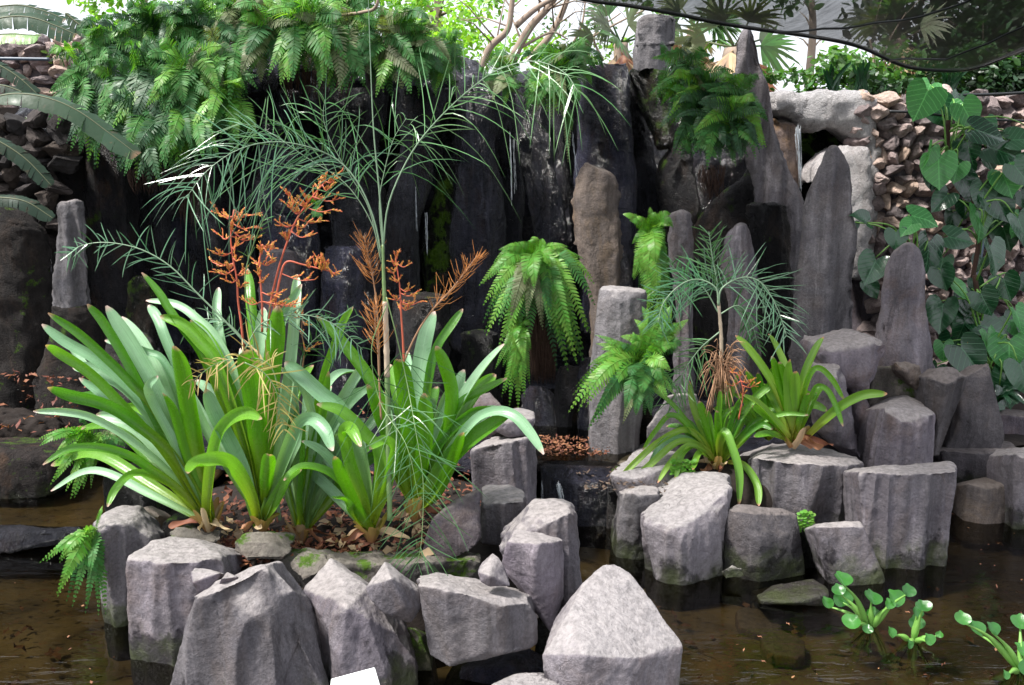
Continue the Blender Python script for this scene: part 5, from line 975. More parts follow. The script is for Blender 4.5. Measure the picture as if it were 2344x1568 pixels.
plume(r3, [(1644, 700), (1638, 660), (1600, 640), (1560, 650, .05), (1520, 690, .1), (1505, 740, .12)], 3.95, 36, 90, 3, 'reed_pale', 'silver', 5, .15, .25)
plume(r3, [(1644, 700), (1640, 640), (1630, 590), (1622, 530)], 4.0, 24, 75, 3, 'reed', 'silver', 5, .2, .1)
plume(r3, [(1646, 760), (1600, 800), (1560, 860), (1540, 930)], 3.95, 24, 75, 3, 'reed', 'silver', 4, .15, .3)
plume(r3, [(1646, 720), (1610, 660), (1570, 640), (1530, 600)], 4.1, 20, 70, 4, 'reed', 'silver', 4, .2, .3)
plume(r3, [(1646, 720), (1690, 700), (1720, 740), (1735, 800)], 4.1, 18, 60, 4, 'reed', 'silver', 4, .2, .3)
# dry tangle below it
dt = MB()
for k in range(80):
    x = rnd(1590, 1720); y = rnd(780, 960); c = [P(1650 + rnd(-20, 20), 800 + rnd(0, 130), 3.95), P((x + 1650) / 2, (y + 830) / 2 - rnd(0, 30), 3.9), P(x, y, 3.85 + rnd(-.05, .15))]
    tube(dt, spline(c, 6), [.0016] * 6 + [.0006], 4)
o = dt.build('dead_frond_tangle', M['twigs']); tag(o, 'tangle of dry brown curling fronds under the small bluish reed palm', 'dead fronds'); center_origin(o)

# ================================================================ FLOWER STALKS
def spikelet(mb, p, d, l, k=7):
    """small cluster of pointed buds"""
    for i in range(k):
        t = i / k; q = p + d * l * t; dd = (d * 1.1 + V((rnd(-1, 1), rnd(-1, 1), rnd(-.5, 1))) * .7).normalized(); ll = l * rnd(.16, .34)
        tube(mb, [q, q + dd * ll * .4, q + dd * ll * .8, q + dd * ll], [l * .02, l * .05, l * .028, .0004], 5, m=1 if rnd(0, 1) < .5 else 0)
def panicle(label, stem, clusters, Y, mat1='orange', mat2='yellowbud', stemmat='redstem', group='orange flower spikes', sz=34, sw=6):
    px = Y / FPX; o = empty('flower_spike', P(stem[0][0], stem[0][1], Y), label, 'flower', group)
    c = spline([P(x, y, Y) for x, y in stem], 24); mb = MB(); tube(mb, c, (sw * px * .5, sw * px * .22), 7); mb.build('stalk', M[stemmat], o)
    m3 = MB()
    for (x, y) in clusters:
        e = P(x, y, Y - rnd(-.06, .1)); best = min(range(4, 25), key=lambda i: (c[i] - e).length + (0 if c[i].z < e.z + .02 else .2)); a = c[best]
        mid = a.lerp(e, .55) + V((0, 0, -.012)); br = spline([a, mid, e], 8); tube(m3, br, (1.6 * px, .9 * px), 5); d = (e - mid).normalized(); mc = MB()
        for j in range(5):
            t = .3 + .7 * j / 4; q = br[min(int(t * 8), 8)]; dd = (d + V((rnd(-1, 1), rnd(-1, 1), rnd(-.6, 1))) * .8).normalized(); l = sz * px * rnd(.45, .8)
            spikelet(mc, q, dd, l, 18)
        mc.build('bud_cluster', [M[mat1], M[mat2]], o)
    m3.build('branches', M[stemmat], o); return o
panicle('left orange flower spike with a bare lower stalk', [(558, 800), (552, 740), (545, 690), (542, 640), (533, 590), (528, 540), (535, 480)], [(512, 492), (500, 486), (545, 500), (582, 490), (505, 540), (492, 578), (486, 600), (500, 625), (560, 538), (530, 520), (556, 650), (540, 560), (575, 520), (548, 590), (518, 640), (560, 620), (585, 545), (520, 610)], 3.12)
panicle('tallest orange flower spike, branching over the dark wall', [(612, 760), (620, 690), (636, 620), (655, 560), (680, 500), (715, 450), (745, 415)], [(655, 440), (668, 478), (700, 452), (730, 425), (765, 408), (740, 410), (775, 455), (760, 480), (735, 505), (700, 515), (680, 460), (640, 510), (700, 480), (650, 540), (705, 540), (725, 450), (752, 432), (660, 470)], 3.14)
panicle('orange flower branch stretching right towards the wall stones', [(625, 720), (640, 640), (655, 600), (690, 605), (730, 615), (760, 622)], [(735, 610), (760, 624), (725, 590), (770, 618), (700, 600), (720, 640), (745, 600)], 3.1)
panicle('short orange spike low between the two tall ones', [(600, 760), (600, 700), (596, 640), (594, 600), (600, 560)], [(620, 560), (600, 575), (585, 600), (622, 600), (605, 640), (590, 625), (618, 575), (645, 690), (690, 692), (665, 700), (560, 690), (640, 670)], 3.08)
panicle('small faded pink spike beside the pale blades', [(690, 860), (696, 800), (690, 760), (694, 715)], [(680, 720), (700, 740), (690, 760), (720, 790), (705, 800), (686, 705)], 3.2, sz=24, sw=4, stemmat='twigs')
panicle('yellow and orange spike right of the cane', [(925, 850), (922, 780), (918, 720), (915, 660), (905, 590)], [(898, 600), (892, 620), (905, 640), (935, 605), (940, 660), (925, 690), (900, 680), (950, 670), (960, 690), (935, 705), (910, 580), (915, 700)], 3.1, 'yellowbud', 'orange', sz=26)
panicle('red and gold curled spike in the right dry tangle', [(1690, 960), (1700, 900), (1690, 860), (1670, 850)], [(1700, 850), (1720, 870), (1680, 845), (1700, 900), (1730, 880), (1665, 880)], 3.9, sz=22, sw=4)
def bristles(label, stem, r0, r1, n, ln, Y):
    px = Y / FPX; o = empty('dry_flower_stalk', P(stem[0][0], stem[0][1], Y), label, 'flower', 'rust coloured bristly stalks')
    c = spline([P(x, y, Y) for x, y in stem], 30); mb = MB(); tube(mb, c, (2.6 * px, 1.4 * px), 6); mb.build('stalk', M['twigs'], o); T = tangents(c); mb = MB()
    for k in range(n):
        t = r0 + (r1 - r0) * k / n; i = min(int(t * 30), 29); d = (T[i] * .7 + V((rnd(-1, 1), rnd(-1, 1), rnd(-.3, .4))).normalized() * rnd(.6, 1.3)).normalized(); l = ln * px * rnd(.5, 1.35) * (1 - .4 * (k / n))
        e = c[i] + d * l + V((0, 0, .25)) * l; tube(mb, [c[i], c[i] + d * l * .5, e], [.7 * px, .6 * px, .2 * px], 4)
    mb.build('bristles', M['rust'], o)
bristles('bristly rust stalk leaning right, topmost of the dry ones', [(915, 850), (950, 770), (985, 715), (1035, 660), (1070, 615), (1092, 585)], .42, 1, 75, 56, 3.1)
bristles('bristly rust stalk left of the green cane', [(868, 860), (866, 760), (860, 680), (848, 610), (832, 540)], .62, 1, 70, 50, 3.14)
bristles('bristly rust brush directly in front of the pale cane', [(872, 960), (868, 880), (864, 790), (858, 740), (862, 690)], .45, 1, 75, 50, 2.96)

# ================================================================ HEART LEAVES
hl = [(0, [(2115, 225, 78, (-.5, -1), 1), (2210, 255, 62, (.5, -.9), 1), (2249, 302, 74, (1, -.3), 0), (2286, 345, 84, (1, -.35), 0), (2216, 338, 54, (.2, -1), 0), (2128, 350, 50, (-.3, -1), 1), (2148, 382, 72, (0, -1), 1), (2190, 388, 46, (-.3, -1), 1), (2212, 422, 72, (.5, -1), 0), (2330, 320, 62, (1, .1), 0)], (2150, 470), 5.3),
      (1, [(2159, 455, 58, (-.8, -.8), 0), (2283, 462, 80, (.6, -.9), 0), (2239, 500, 78, (.2, -1), 0), (2330, 390, 60, (.6, -.8), 0), (2335, 515, 70, (.4, -1), 0), (2185, 545, 62, (.9, -.2), 0), (2300, 410, 64, (.4, -1), 0), (2250, 440, 60, (-.2, -1), 0)], (2225, 640), 5.2),
      (2, [(2102, 498, 66, (1, -.3), 1), (1974, 503, 46, (-.8, .4), 0), (2125, 572, 84, (-.1, -1), 0), (2050, 542, 44, (0, -1), 0), (1998, 609, 66, (-.5, -1), 0), (2080, 520, 40, (-.6, -.5), 1)], (2075, 690), 4.85),
      (3, [(2270, 580, 76, (.2, -1), 0), (2155, 630, 52, (.3, -1), 0), (2192, 662, 54, (.7, -.6), 1), (2155, 712, 74, (-.2, -1), 0), (2206, 690, 62, (.4, -.9), 0), (2249, 746, 84, (.9, -.3), 0), (2205, 745, 70, (-.4, -.9), 0), (2300, 650, 60, (.3, -1), 0), (2250, 685, 60, (.5, -1), 0)], (2230, 850), 5.0),
      (4, [(2329, 726, 62, (.4, -1), 1), (2309, 800, 82, (0, -1), 1), (2212, 812, 90, (.6, -.8), 0), (2159, 798, 46, (0, -1), 0), (2265, 780, 70, (.3, -1), 0), (2340, 850, 80, (.3, -1), 0), (2220, 935, 56, (.3, -1), 0), (2180, 880, 60, (.1, -1), 0), (2140, 850, 50, (-.4, -1), 0), (2270, 870, 70, (.2, -1), 0), (2300, 900, 60, (.5, -1), 0)], (2260, 960), 4.85)]
hlab = ['topmost climbing plant with heart leaves against the rubble wall', 'shaded climber whose large heart leaves hang at the right edge', 'heart-leaved plant with a glossy leaf behind the tapering grey stone', 'heart-leaved plant in the middle of the right bank', 'lowest heart-leaved plant above the dark broad stone']
for idx, leaves, rt, Y in hl:
    r0 = P(rt[0], rt[1], Y); o = empty('heart_leaf_plant', r0, hlab[idx], 'plant', 'heart-leaved climbers at right')
    st0 = (rt[0] - 0, min(l[1] for l in leaves) + 50)
    mb = MB(); sc = spline([r0, P((rt[0] + st0[0]) / 2 + 15, (rt[1] + st0[1]) / 2, Y), P(st0[0] + (20 if idx == 0 else 0), st0[1], Y)], 14); tube(mb, sc, [.014] * 15, 7); mb.build('stem', M['root'], o)
    extra = []
    for k in range(17 if idx != 2 else 3):
        x, y, s, d, b_ = random.choice(leaves); extra.append((x + rnd(-35, 90), y + rnd(-30, 70), s * rnd(.6, .95), (rnd(-.5, .7), -1), -1))
    for x, y, s, d, lit in leaves + extra:
        px = Y / FPX; yy = Y + (rnd(.05, .25) if lit < 0 else -rnd(.0, .2)); c = P(x, y, yy); dd = V((d[0], -.25, d[1])); nn = V((rnd(-.8, .8), -1, rnd(0, 1.3)))
        att = c - dd.normalized() * s * px * .3; b0 = sc[min(14, max(0, int(rnd(5, 14))))]
        mp = MB(); tube(mp, spline([b0, (b0 + att) / 2 + V((0, -.04, .06)), att + V((0, .02, 0))], 8), (.006, .0035), 5); pt = mp.build('petiole', M['petiole'], o)
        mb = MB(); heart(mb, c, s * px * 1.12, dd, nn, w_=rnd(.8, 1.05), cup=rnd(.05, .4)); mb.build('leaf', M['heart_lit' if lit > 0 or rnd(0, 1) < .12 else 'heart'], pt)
# ================================================================ WATER HYACINTHS
def hyacinth(label, crown, leaves, Y, extra=None):
    r0 = G(crown[0], crown[1], 0.0); o = empty('water_hyacinth', r0, label, 'water plant', 'water hyacinths floating in the pond')
    for (x, y, r) in leaves:
        r *= .86
        dpt = r0.y + rnd(-.08, .08); c = P(x, y, dpt)
        if c.z < .03: c = G(x, y, .03 + rnd(0, .02))
        px = c.y / FPX; d = (c - r0); mid = r0 + d * .5 + V((0, 0, -.01 + d.length * .08))
        cc = spline([r0 + V((rnd(-.01, .01), 0, -.015)), mid, c - V((0, 0, r * px * .45))], 12)
        mp = MB(); tube(mp, cc, [.004, .006, .009, .011, .011, .010, .008, .006, .005, .004, .0035, .003, .003], 7); pt = mp.build('petiole', M['petiole'], o)
        mb = MB(); nn = (V((rnd(-.9, .9), -1, rnd(.2, 1.6)))).normalized(); up = orth(nn, V((rnd(-.3, .3), 0, 1))); s = up.cross(nn); n = 18; vs = [c]; ts = [.2]
        for k, f in ((1, .55), (2, 1.0)):
            for j in range(n):
                a = 2 * math.pi * j / n; rr = r * px * f * (1 + .06 * math.cos(2 * a)); vs.append(c + s * math.cos(a) * rr * (1.05 if math.sin(a) < .8 else .8) + up * math.sin(a) * rr * (.92 if math.sin(a) < .9 else 1.15) + nn * (.42 * abs(math.cos(a)) * f * f * r * px - .15 * r * px * math.sin(a) * f + .07 * r * px * math.sin(3 * a + x))); ts.append(.3 + .3 * k)
        fs = [(0, 1 + j, 1 + (j + 1) % n) for j in range(n)] + [(1 + j, 1 + n + j, 1 + n + (j + 1) % n, 1 + (j + 1) % n) for j in range(n)]
        mb.add(vs, fs, ts); mb.build('leaf', M['hyac'], pt)
    mb = MB()
    for k in range(26): a = rnd(0, 6.3); tube(mb, [r0, r0 + V((math.cos(a) * .03, math.sin(a) * .03, -.04)), r0 + V((math.cos(a) * .06, math.sin(a) * .06, -.09))], [.0012, .001, .0005], 4)
    mb.build('roots', M['root'], o)
hyacinth('left floating water hyacinth with about a dozen round glossy leaves', (1992, 1432), [(1927, 1326, 26), (1926, 1368, 27), (1918, 1350, 18), (1891, 1380, 19), (1949, 1424, 25), (1994, 1368, 26), (1999, 1404, 18), (2048, 1370, 27), (2077, 1352, 20), (2035, 1382, 16), (1985, 1440, 14)], 3)
hyacinth('small floating hyacinth rosette joined at the right of the larger one', (2090, 1462), [(2112, 1388, 22), (2098, 1402, 17), (2095, 1425, 22), (2038, 1448, 17), (2125, 1464, 18), (2080, 1475, 14), (2150, 1452, 10)], 3)
hyacinth('water hyacinth in the bottom right corner with tall stalks', (2335, 1530), [(2200, 1415, 22), (2232, 1438, 26), (2271, 1440, 22), (2335, 1424, 26), (2345, 1490, 30), (2360, 1530, 30), (2300, 1545, 14)], 3)
# ================================================================ BANANA LEAVES
M['banana_rib'] = plain('banana_midrib', (.12, .13, .07), .5)
def banana(label, leaves):
    o = empty('banana_plant', P(leaves[0][4][0][0], leaves[0][4][0][1] + 200, leaves[0][0]), label, 'banana plant')
    for Y, wpx, mt, hint, pts in leaves:
        px = Y / FPX; c = spline([P(q[0], q[1], Y - (q[2] if len(q) > 2 else 0)) for q in pts], 40); T = tangents(c)
        mb = MB(); tube(mb, c, (2.2 * px, .8 * px), 6); rb = mb.build('midrib', M['banana_rib'], o); mb = MB()
        for sg in (-1, 1):
            i = 0
            while i < 40:
                w_ = random.choice([2, 3, 4, 5]); j = min(i + w_, 40); dz = rnd(-.25, .25); vs = []; rows = []
                for k in range(i, j + 1):
                    t = k / 40; nn = orth(T[k], V(hint)); s = T[k].cross(nn) * sg; W = wpx * px * .5 * math.sin(min(1, t * 3 + .15) * math.pi / 2) * (1 - max(0, (t - .8) / .2) ** 2) ** .5 if t < 1 else wpx * px * .06
                    g = rnd(.88, 1.02)
                    dd = (s + T[k] * .25 + nn * dz * .6 + V((0, 0, -.25))).normalized()
                    for q in (0, .5, 1): vs.append(c[k] + dd * W * q * g + nn * (math.sin(q * 3.1) * .05 * W) + V((0, 0, -1)) * W * .22 * q * q + T[k] * (.0 if k < j else -.004 * q)); rows.append(t)
                n = j - i; mb.add(vs, [(k * 3 + a, k * 3 + a + 1, k * 3 + a + 4, k * 3 + a + 3) for k in range(n) for a in (0, 1)], [r for r in rows]); i = j
        mb.build('leaf_blade', M[mt], rb)
    return o
banana('banana plant at the left edge, one scorched torn leaf reaching right', [
    (4.2, 64, 'banana', (0, -.6, .8), [(-60, 235), (30, 215), (110, 225), (180, 255), (250, 305), (316, 355)]),
    (4.4, 40, 'banana_shaded', (0, -.6, .8), [(-80, 110), (-10, 145), (40, 175), (85, 215)]),
    (4.6, 44, 'banana_shaded', (0, -.8, .6), [(-60, 300), (0, 325), (60, 365), (118, 425)]),
    (4.8, 40, 'banana_shaded', (0, -.8, .6), [(-60, 450), (0, 452), (60, 462), (122, 500)]),
    (4.9, 34, 'banana_shaded', (0, -.7, .7), [(-60, 200), (0, 195), (60, 215), (120, 250)])])
banana('second banana plant behind the rubble at the upper left against white sky', [
    (6.5, 56, 'banana', (0, -.8, .6), [(-60, 60), (10, 40), (70, 40), (130, 60), (175, 80)]),
    (6.3, 40, 'banana', (0, -.8, .6), [(150, 30), (180, 55), (225, 80), (262, 105)]),
    (6.6, 50, 'banana', (0, -.6, .7), [(-40, 20), (40, 12), (100, 25), (150, 45)]),
    (6.8, 50, 'banana_lit', (0, -.5, .8), [(-60, 85), (20, 78), (90, 82)])])
# ================================================================ TREES BEYOND THE WALL
def tree(label, trunks, clouds, barkm='bark', name='tree', group='trees beyond the wall', cat='tree'):
    x, y, Y = trunks[0][0][0][0], trunks[0][0][0][1], trunks[0][1]; o = empty(name, P(x, y, Y), label, cat, group)
    mb = MB()
    for pts, Y_, w0, w1 in trunks:
        px = Y_ / FPX; c = spline([P(q[0], q[1], Y_ - (q[2] if len(q) > 2 else 0)) for q in pts], 20); tube(mb, c, (w0 * px * .5, w1 * px * .5), 9)
        for k in range(6):
            i = random.randint(6, 19); d = V((rnd(-1, 1), rnd(-1, 1), rnd(0, 1))).normalized(); l = rnd(.3, .7); tube(mb, [c[i], c[i] + d * l * .5 + V((0, 0, .05)), c[i] + d * l], [w1 * px * .22, w1 * px * .14, .002], 5)
    mb.build('trunk', M[barkm], o)
    for cx, cy, Y_, rx, ry, n, sz, mt in clouds:
        px = Y_ / FPX; m2 = MB(); leafcloud(m2, P(cx, cy, Y_), rx * px, max(rx, ry) * px * .7, ry * px, n, sz * px, clumps=max(8, n // 70)); m2.build('crown', M[mt], o)
    return o
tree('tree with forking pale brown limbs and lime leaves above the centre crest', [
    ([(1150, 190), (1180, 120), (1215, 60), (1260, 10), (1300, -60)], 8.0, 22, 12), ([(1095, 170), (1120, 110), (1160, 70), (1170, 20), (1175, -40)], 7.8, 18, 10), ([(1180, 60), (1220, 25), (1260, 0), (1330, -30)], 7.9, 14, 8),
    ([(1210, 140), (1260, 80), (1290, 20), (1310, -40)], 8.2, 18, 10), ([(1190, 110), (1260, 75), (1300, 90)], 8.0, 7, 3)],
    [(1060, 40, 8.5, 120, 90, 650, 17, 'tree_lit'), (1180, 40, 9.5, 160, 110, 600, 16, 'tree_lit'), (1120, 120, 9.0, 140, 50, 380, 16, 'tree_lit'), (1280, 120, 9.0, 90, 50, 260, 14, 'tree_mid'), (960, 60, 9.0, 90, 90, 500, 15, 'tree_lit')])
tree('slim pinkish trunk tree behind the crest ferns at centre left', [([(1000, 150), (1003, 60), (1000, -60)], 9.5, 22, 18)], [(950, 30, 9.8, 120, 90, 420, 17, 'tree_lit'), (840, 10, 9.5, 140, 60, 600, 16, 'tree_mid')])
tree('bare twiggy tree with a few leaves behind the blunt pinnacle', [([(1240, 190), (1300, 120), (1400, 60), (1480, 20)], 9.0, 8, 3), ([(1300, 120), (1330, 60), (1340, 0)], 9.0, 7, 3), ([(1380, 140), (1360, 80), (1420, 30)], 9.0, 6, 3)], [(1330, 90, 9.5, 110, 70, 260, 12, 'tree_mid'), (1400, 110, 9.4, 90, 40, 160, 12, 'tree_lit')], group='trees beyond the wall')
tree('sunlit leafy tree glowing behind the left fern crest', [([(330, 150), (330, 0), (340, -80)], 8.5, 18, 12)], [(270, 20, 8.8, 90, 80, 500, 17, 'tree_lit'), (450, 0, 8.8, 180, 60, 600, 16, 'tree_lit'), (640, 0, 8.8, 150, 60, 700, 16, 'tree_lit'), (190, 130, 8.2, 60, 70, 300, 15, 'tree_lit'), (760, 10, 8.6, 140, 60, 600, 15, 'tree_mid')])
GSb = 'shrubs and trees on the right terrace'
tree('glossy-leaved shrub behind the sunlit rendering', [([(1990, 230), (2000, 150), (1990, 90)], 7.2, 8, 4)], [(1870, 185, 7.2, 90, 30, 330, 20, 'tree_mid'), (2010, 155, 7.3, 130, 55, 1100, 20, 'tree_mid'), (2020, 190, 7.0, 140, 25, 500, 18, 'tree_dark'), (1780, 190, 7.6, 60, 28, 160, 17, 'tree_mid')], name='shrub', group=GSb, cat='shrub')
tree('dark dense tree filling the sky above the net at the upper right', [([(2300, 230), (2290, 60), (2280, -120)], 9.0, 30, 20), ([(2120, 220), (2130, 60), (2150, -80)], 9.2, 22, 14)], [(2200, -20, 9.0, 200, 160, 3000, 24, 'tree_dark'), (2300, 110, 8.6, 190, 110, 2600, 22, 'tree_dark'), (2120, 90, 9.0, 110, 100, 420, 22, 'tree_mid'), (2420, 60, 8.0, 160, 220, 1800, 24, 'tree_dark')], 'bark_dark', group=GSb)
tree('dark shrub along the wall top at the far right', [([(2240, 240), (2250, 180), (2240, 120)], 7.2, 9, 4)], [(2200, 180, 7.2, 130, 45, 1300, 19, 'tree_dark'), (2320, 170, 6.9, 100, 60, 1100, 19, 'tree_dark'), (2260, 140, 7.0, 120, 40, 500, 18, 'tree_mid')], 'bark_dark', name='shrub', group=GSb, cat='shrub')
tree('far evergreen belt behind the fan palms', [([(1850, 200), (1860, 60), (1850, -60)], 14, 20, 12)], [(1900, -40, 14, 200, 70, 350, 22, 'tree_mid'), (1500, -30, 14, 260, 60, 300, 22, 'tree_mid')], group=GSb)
# ---- fan palms
def fanleaf(mb, hub, d, ln, n=18, nn=None, half=1.25, w_=.055, drp=.25):
    nn = orth(d, nn or V((rnd(-.5, .5), -1, rnd(-.2, .6)))); s = d.cross(nn)
    for k in range(n):
        a = half * (2 * (k + .5) / n - 1); dd = (d * math.cos(a) + s * math.sin(a)).normalized(); leafblade(mb, hub, dd, ln * (1 - .25 * abs(a) / half) * rnd(.9, 1.05), ln * w_ * 1.6, nn, drp * rnd(.6, 1.4), .5, 4)
def fanpalm(label, base, top, Y, nl, ndead, ln, w0=34):
    o = empty('fan_palm', P(base[0], base[1], Y), label, 'palm', 'fan palms beyond the wall'); px = Y / FPX; t0 = P(top[0], top[1], Y)
    mb = MB(); tube(mb, spline([P(base[0], base[1], Y), t0], 14), [w0 * px * .5 * rnd(.9, 1.15) for _ in range(15)], 10); mb.build('trunk', M['bark'], o)
    for k in range(nl):
        d = V((rnd(-1, 1), rnd(-1, .6), rnd(-.1, 1))).normalized(); hub = t0 + d * ln * px * rnd(.35, .6); mb = MB(); tube(mb, [t0, hub], [.012, .008], 5); fanleaf(mb, hub, (d + V((0, 0, -.25))).normalized(), ln * px * .62); mb.build('fan_leaf', M[random.choice(['fern_dull', 'tree_mid', 'fan_grey'])], o)
    for k in range(ndead):
        d = V((rnd(-1, 1), rnd(-1, .4), rnd(-1.3, -.2))).normalized(); t1 = t0 + V((0, 0, -rnd(0, .35))); hub = t1 + d * ln * px * rnd(.2, .42); mb = MB(); tube(mb, [t1, hub], [.010, .006], 5); fanleaf(mb, hub, (d + V((0, 0, -.8))).normalized(), ln * px * rnd(.4, .55), 14, half=.8); mb.build('dead_fan_leaf', M[random.choice(['straw', 'dry', 'straw'])], o)
M['fan_grey'] = leafmat('fan_grey_green', (.07, .10, .055), (.15, .18, .10), trans=.2, rough=.5, var=.5)
fanpalm('fan palm with a thick dead skirt behind the pointed pinnacle', (1680, 330), (1680, 110), 8.0, 7, 44, 150, 50)
fanpalm('fan palm with brown dead leaves behind the blunt pinnacle', (1430, 240), (1420, 100), 9.0, 8, 30, 120)
fanpalm('fan palm under the net edge with hanging straw leaves', (2085, 260), (2050, 90), 8.5, 5, 34, 130)
fanpalm('distant fan palm with grey-green fans between the pinnacles', (1590, 240), (1590, 60), 11.0, 9, 8, 110)
# ---- strap shrubs on wall top
for i_, (x, y, Y, n, lab) in enumerate([(1900, 205, 6.8, 9, 'clump of short sword leaves on the wall top left of the shrub'), (1970, 205, 6.7, 8, 'clump of sword leaves on the wall top beside the net seam'), (2170, 215, 6.7, 9, 'clump of shaded sword leaves on the wall top at right')]):
    b0 = P(x, y, Y); o = empty('sword_leaf_plant', b0, lab, 'plant', 'sword-leaved plants on the terrace')
    for k in range(n):
        a = rnd(-.7, .7); l = rnd(35, 60) * Y / FPX; mb = MB(); strap(mb, [b0 + V((rnd(-.06, .06), 0, -.05)), b0 + V((a * l * .5, -.03, l * .6)), b0 + V((a * l, -.08, l))], 8 * Y / FPX, V((0, -1, .2)), 8); mb.build('leaf', M['heart'], o)
# small sword-leaf plant on right bank
b0 = P(2275, 925, 4.7); o = empty('spiky_ground_plant', b0, 'low dark spiky plant on the bank under the heart leaves', 'plant')
for k in range(22):
    a = rnd(0, 6.28); l = rnd(45, 85) * 4.7 / FPX; mb = MB(); strap(mb, [b0, b0 + V((math.cos(a) * l * .5, math.sin(a) * l * .5, l * .45)), b0 + V((math.cos(a) * l, math.sin(a) * l, l * .25))], 14 * 4.7 / FPX, V((-math.cos(a) * .5, -.5, .8)), 8); mb.build('leaf', M['heart'], o)
# ================================================================ SHADE NET
m, nt, b, out = nmat('shade_cloth'); b.inputs['Base Color'].default_value = (.05, .05, .056, 1); b.inputs['Roughness'].default_value = .6
geo = N(nt, 'NewGeometry'); trn = N(nt, 'BsdfTransparent'); ms = N(nt, 'MixShader')
nt.links.new(math_(nt, 'MULTIPLY', ramp(nt, ntex(nt, mapping(nt, geo.outputs['Position'], (30, 2, 2)), 2, 3), [(.3, g3(.72)), (.7, g3(.87))]), 1.0), ms.inputs[0])
nt.links.new(trn.outputs[0], ms.inputs[1]); nt.links.new(b.outputs[0], ms.inputs[2]); nt.links.new(ms.outputs[0], out.inputs[0]); M['net'] = m
net = empty('shade_net', P(1920, 90, 5.0), 'black shade net sagging over the right side on a dark cord', 'shade net')
edge = [(1180, -40), (1330, -2), (1450, 15), (1560, 35), (1640, 52), (1740, 68), (1830, 80), (1920, 95), (1980, 112), (2040, 140), (2090, 156), (2160, 162), (2230, 156), (2300, 130), (2350, 108), (2480, 60), (2620, 20)]
ec = spline([P(x, y, 5.3) for x, y in edge], 90)
rows = 26; vs = []; nE = len(ec)
for r in range(rows + 1):
    t = r / rows
    for i, p in enumerate(ec):
        u = i / (nE - 1); sag = .0 + (.10 * math.sin(math.pi * t) * (1 + .5 * math.sin(u * 17)))
        q = V((p.x * (1 - t) + (p.x * .75 + .25) * t, p.y + (2.5 - p.y) * t, p.z + (2.6 - p.z) * t ** .9 - sag - .09 * (1 - abs(math.sin(u * 3.14 * 3.0 + .4))) * math.sin(math.pi * min(1, t * 1.5)) + .012 * noise.noise(V((p.x * 6, t * 9, 0)))))
        vs.append(q)
mb = MB(); mb.add(vs, [(r * nE + i, r * nE + i + 1, (r + 1) * nE + i + 1, (r + 1) * nE + i) for r in range(rows) for i in range(nE - 1)]); mb.build('cloth', M['net'], net)
mb = MB(); tube(mb, ec, [.011] * nE, 6); mb.build('edge_cord', M['cable'], net)
for i in (50, 30, 74):
    mb = MB(); tube(mb, [vs[r * nE + min(nE - 1, max(0, i + int(r * 1.2)))] + V((0, 0, -.004)) for r in range(rows + 1)], [.006] * (rows + 1), 5); mb.build('seam', M['cable'], net)
# ================================================================ PIPES, CABLES, SIGN
def cable(label, pts, w_, mt, name='cable', cat='cable'):
    c = spline([P(*q) for q in pts], 40); mb = MB(); tube(mb, c, [w_] * len(c), 8); o = mb.build(name, M[mt]); tag(o, label, cat); center_origin(o)
cable('blue-grey pipe along the distant rubble wall at the upper left', [(-60, 134, 7.7), (40, 135, 7.7), (112, 136, 7.7)], .014, 'pipe', 'pipe', 'pipe')
cable('black irrigation hose lying along the rubble wall top', [(2110, 222, 5.6), (2200, 218, 5.55), (2280, 216, 5.5), (2420, 208, 5.4)], .009, 'cable', 'hose', 'hose')
cable('thin black cable sagging across the upper rubble wall', [(2035, 255, 5.55), (2100, 258, 5.5), (2230, 272, 5.5), (2420, 280, 5.5)], .008, 'cable')
cable('green hose running down the right rubble wall', [(2260, 470, 5.6), (2250, 560, 5.6), (2235, 640, 5.55), (2228, 700, 5.5)], .008, 'pipe', 'hose', 'hose')
cable('bare twig hanging down the front of the pale rubble', [(2150, 330, 5.6), (2145, 400, 5.6), (2150, 450, 5.6)], .003, 'twigs', 'twig', 'twig')
cable('crooked grey branch hanging over the crest ferns', [(780, 35, 5.2), (830, 28, 5.1), (862, 12, 5.0), (866, -60, 5.0)], .009, 'bark', 'branch', 'branch')
sg = empty('sign', P(815, 1600, 2.05), 'white plastic label tilted up at the bottom edge of the picture', 'sign')
mb = MB(); q = [P(757, 1553, 2.1), P(857, 1526, 2.1), P(876, 1590, 2.0), P(752, 1600, 2.0)]; n_ = (q[1] - q[0]).cross(q[3] - q[0]).normalized() * .006
mb.add(q + [p + n_ for p in q], [(0, 1, 2, 3), (4, 7, 6, 5), (0, 4, 5, 1), (1, 5, 6, 2), (2, 6, 7, 3), (3, 7, 4, 0)]); pl = mb.build('panel', M['white'], sg, smooth=False)
bv = pl.modifiers.new('b', 'BEVEL'); bv.width = .004; bv.segments = 3
mb = MB(); tube(mb, [P(815, 1585, 2.06), P(820, 1760, 2.08)], [.006, .006], 8); mb.build('stake', M['plate'], sg)
# square stone peg on crest
o = loft('rock', 5.3, [(72, 838, 858), (80, 834, 862), (150, 834, 862), (215, 836, 860)], 'rock_dim', depth=.8, cap=.1, amp=.006); tag(o, 'small grey stone peg poking out of the crest ferns', 'rock', GR); center_origin(o)
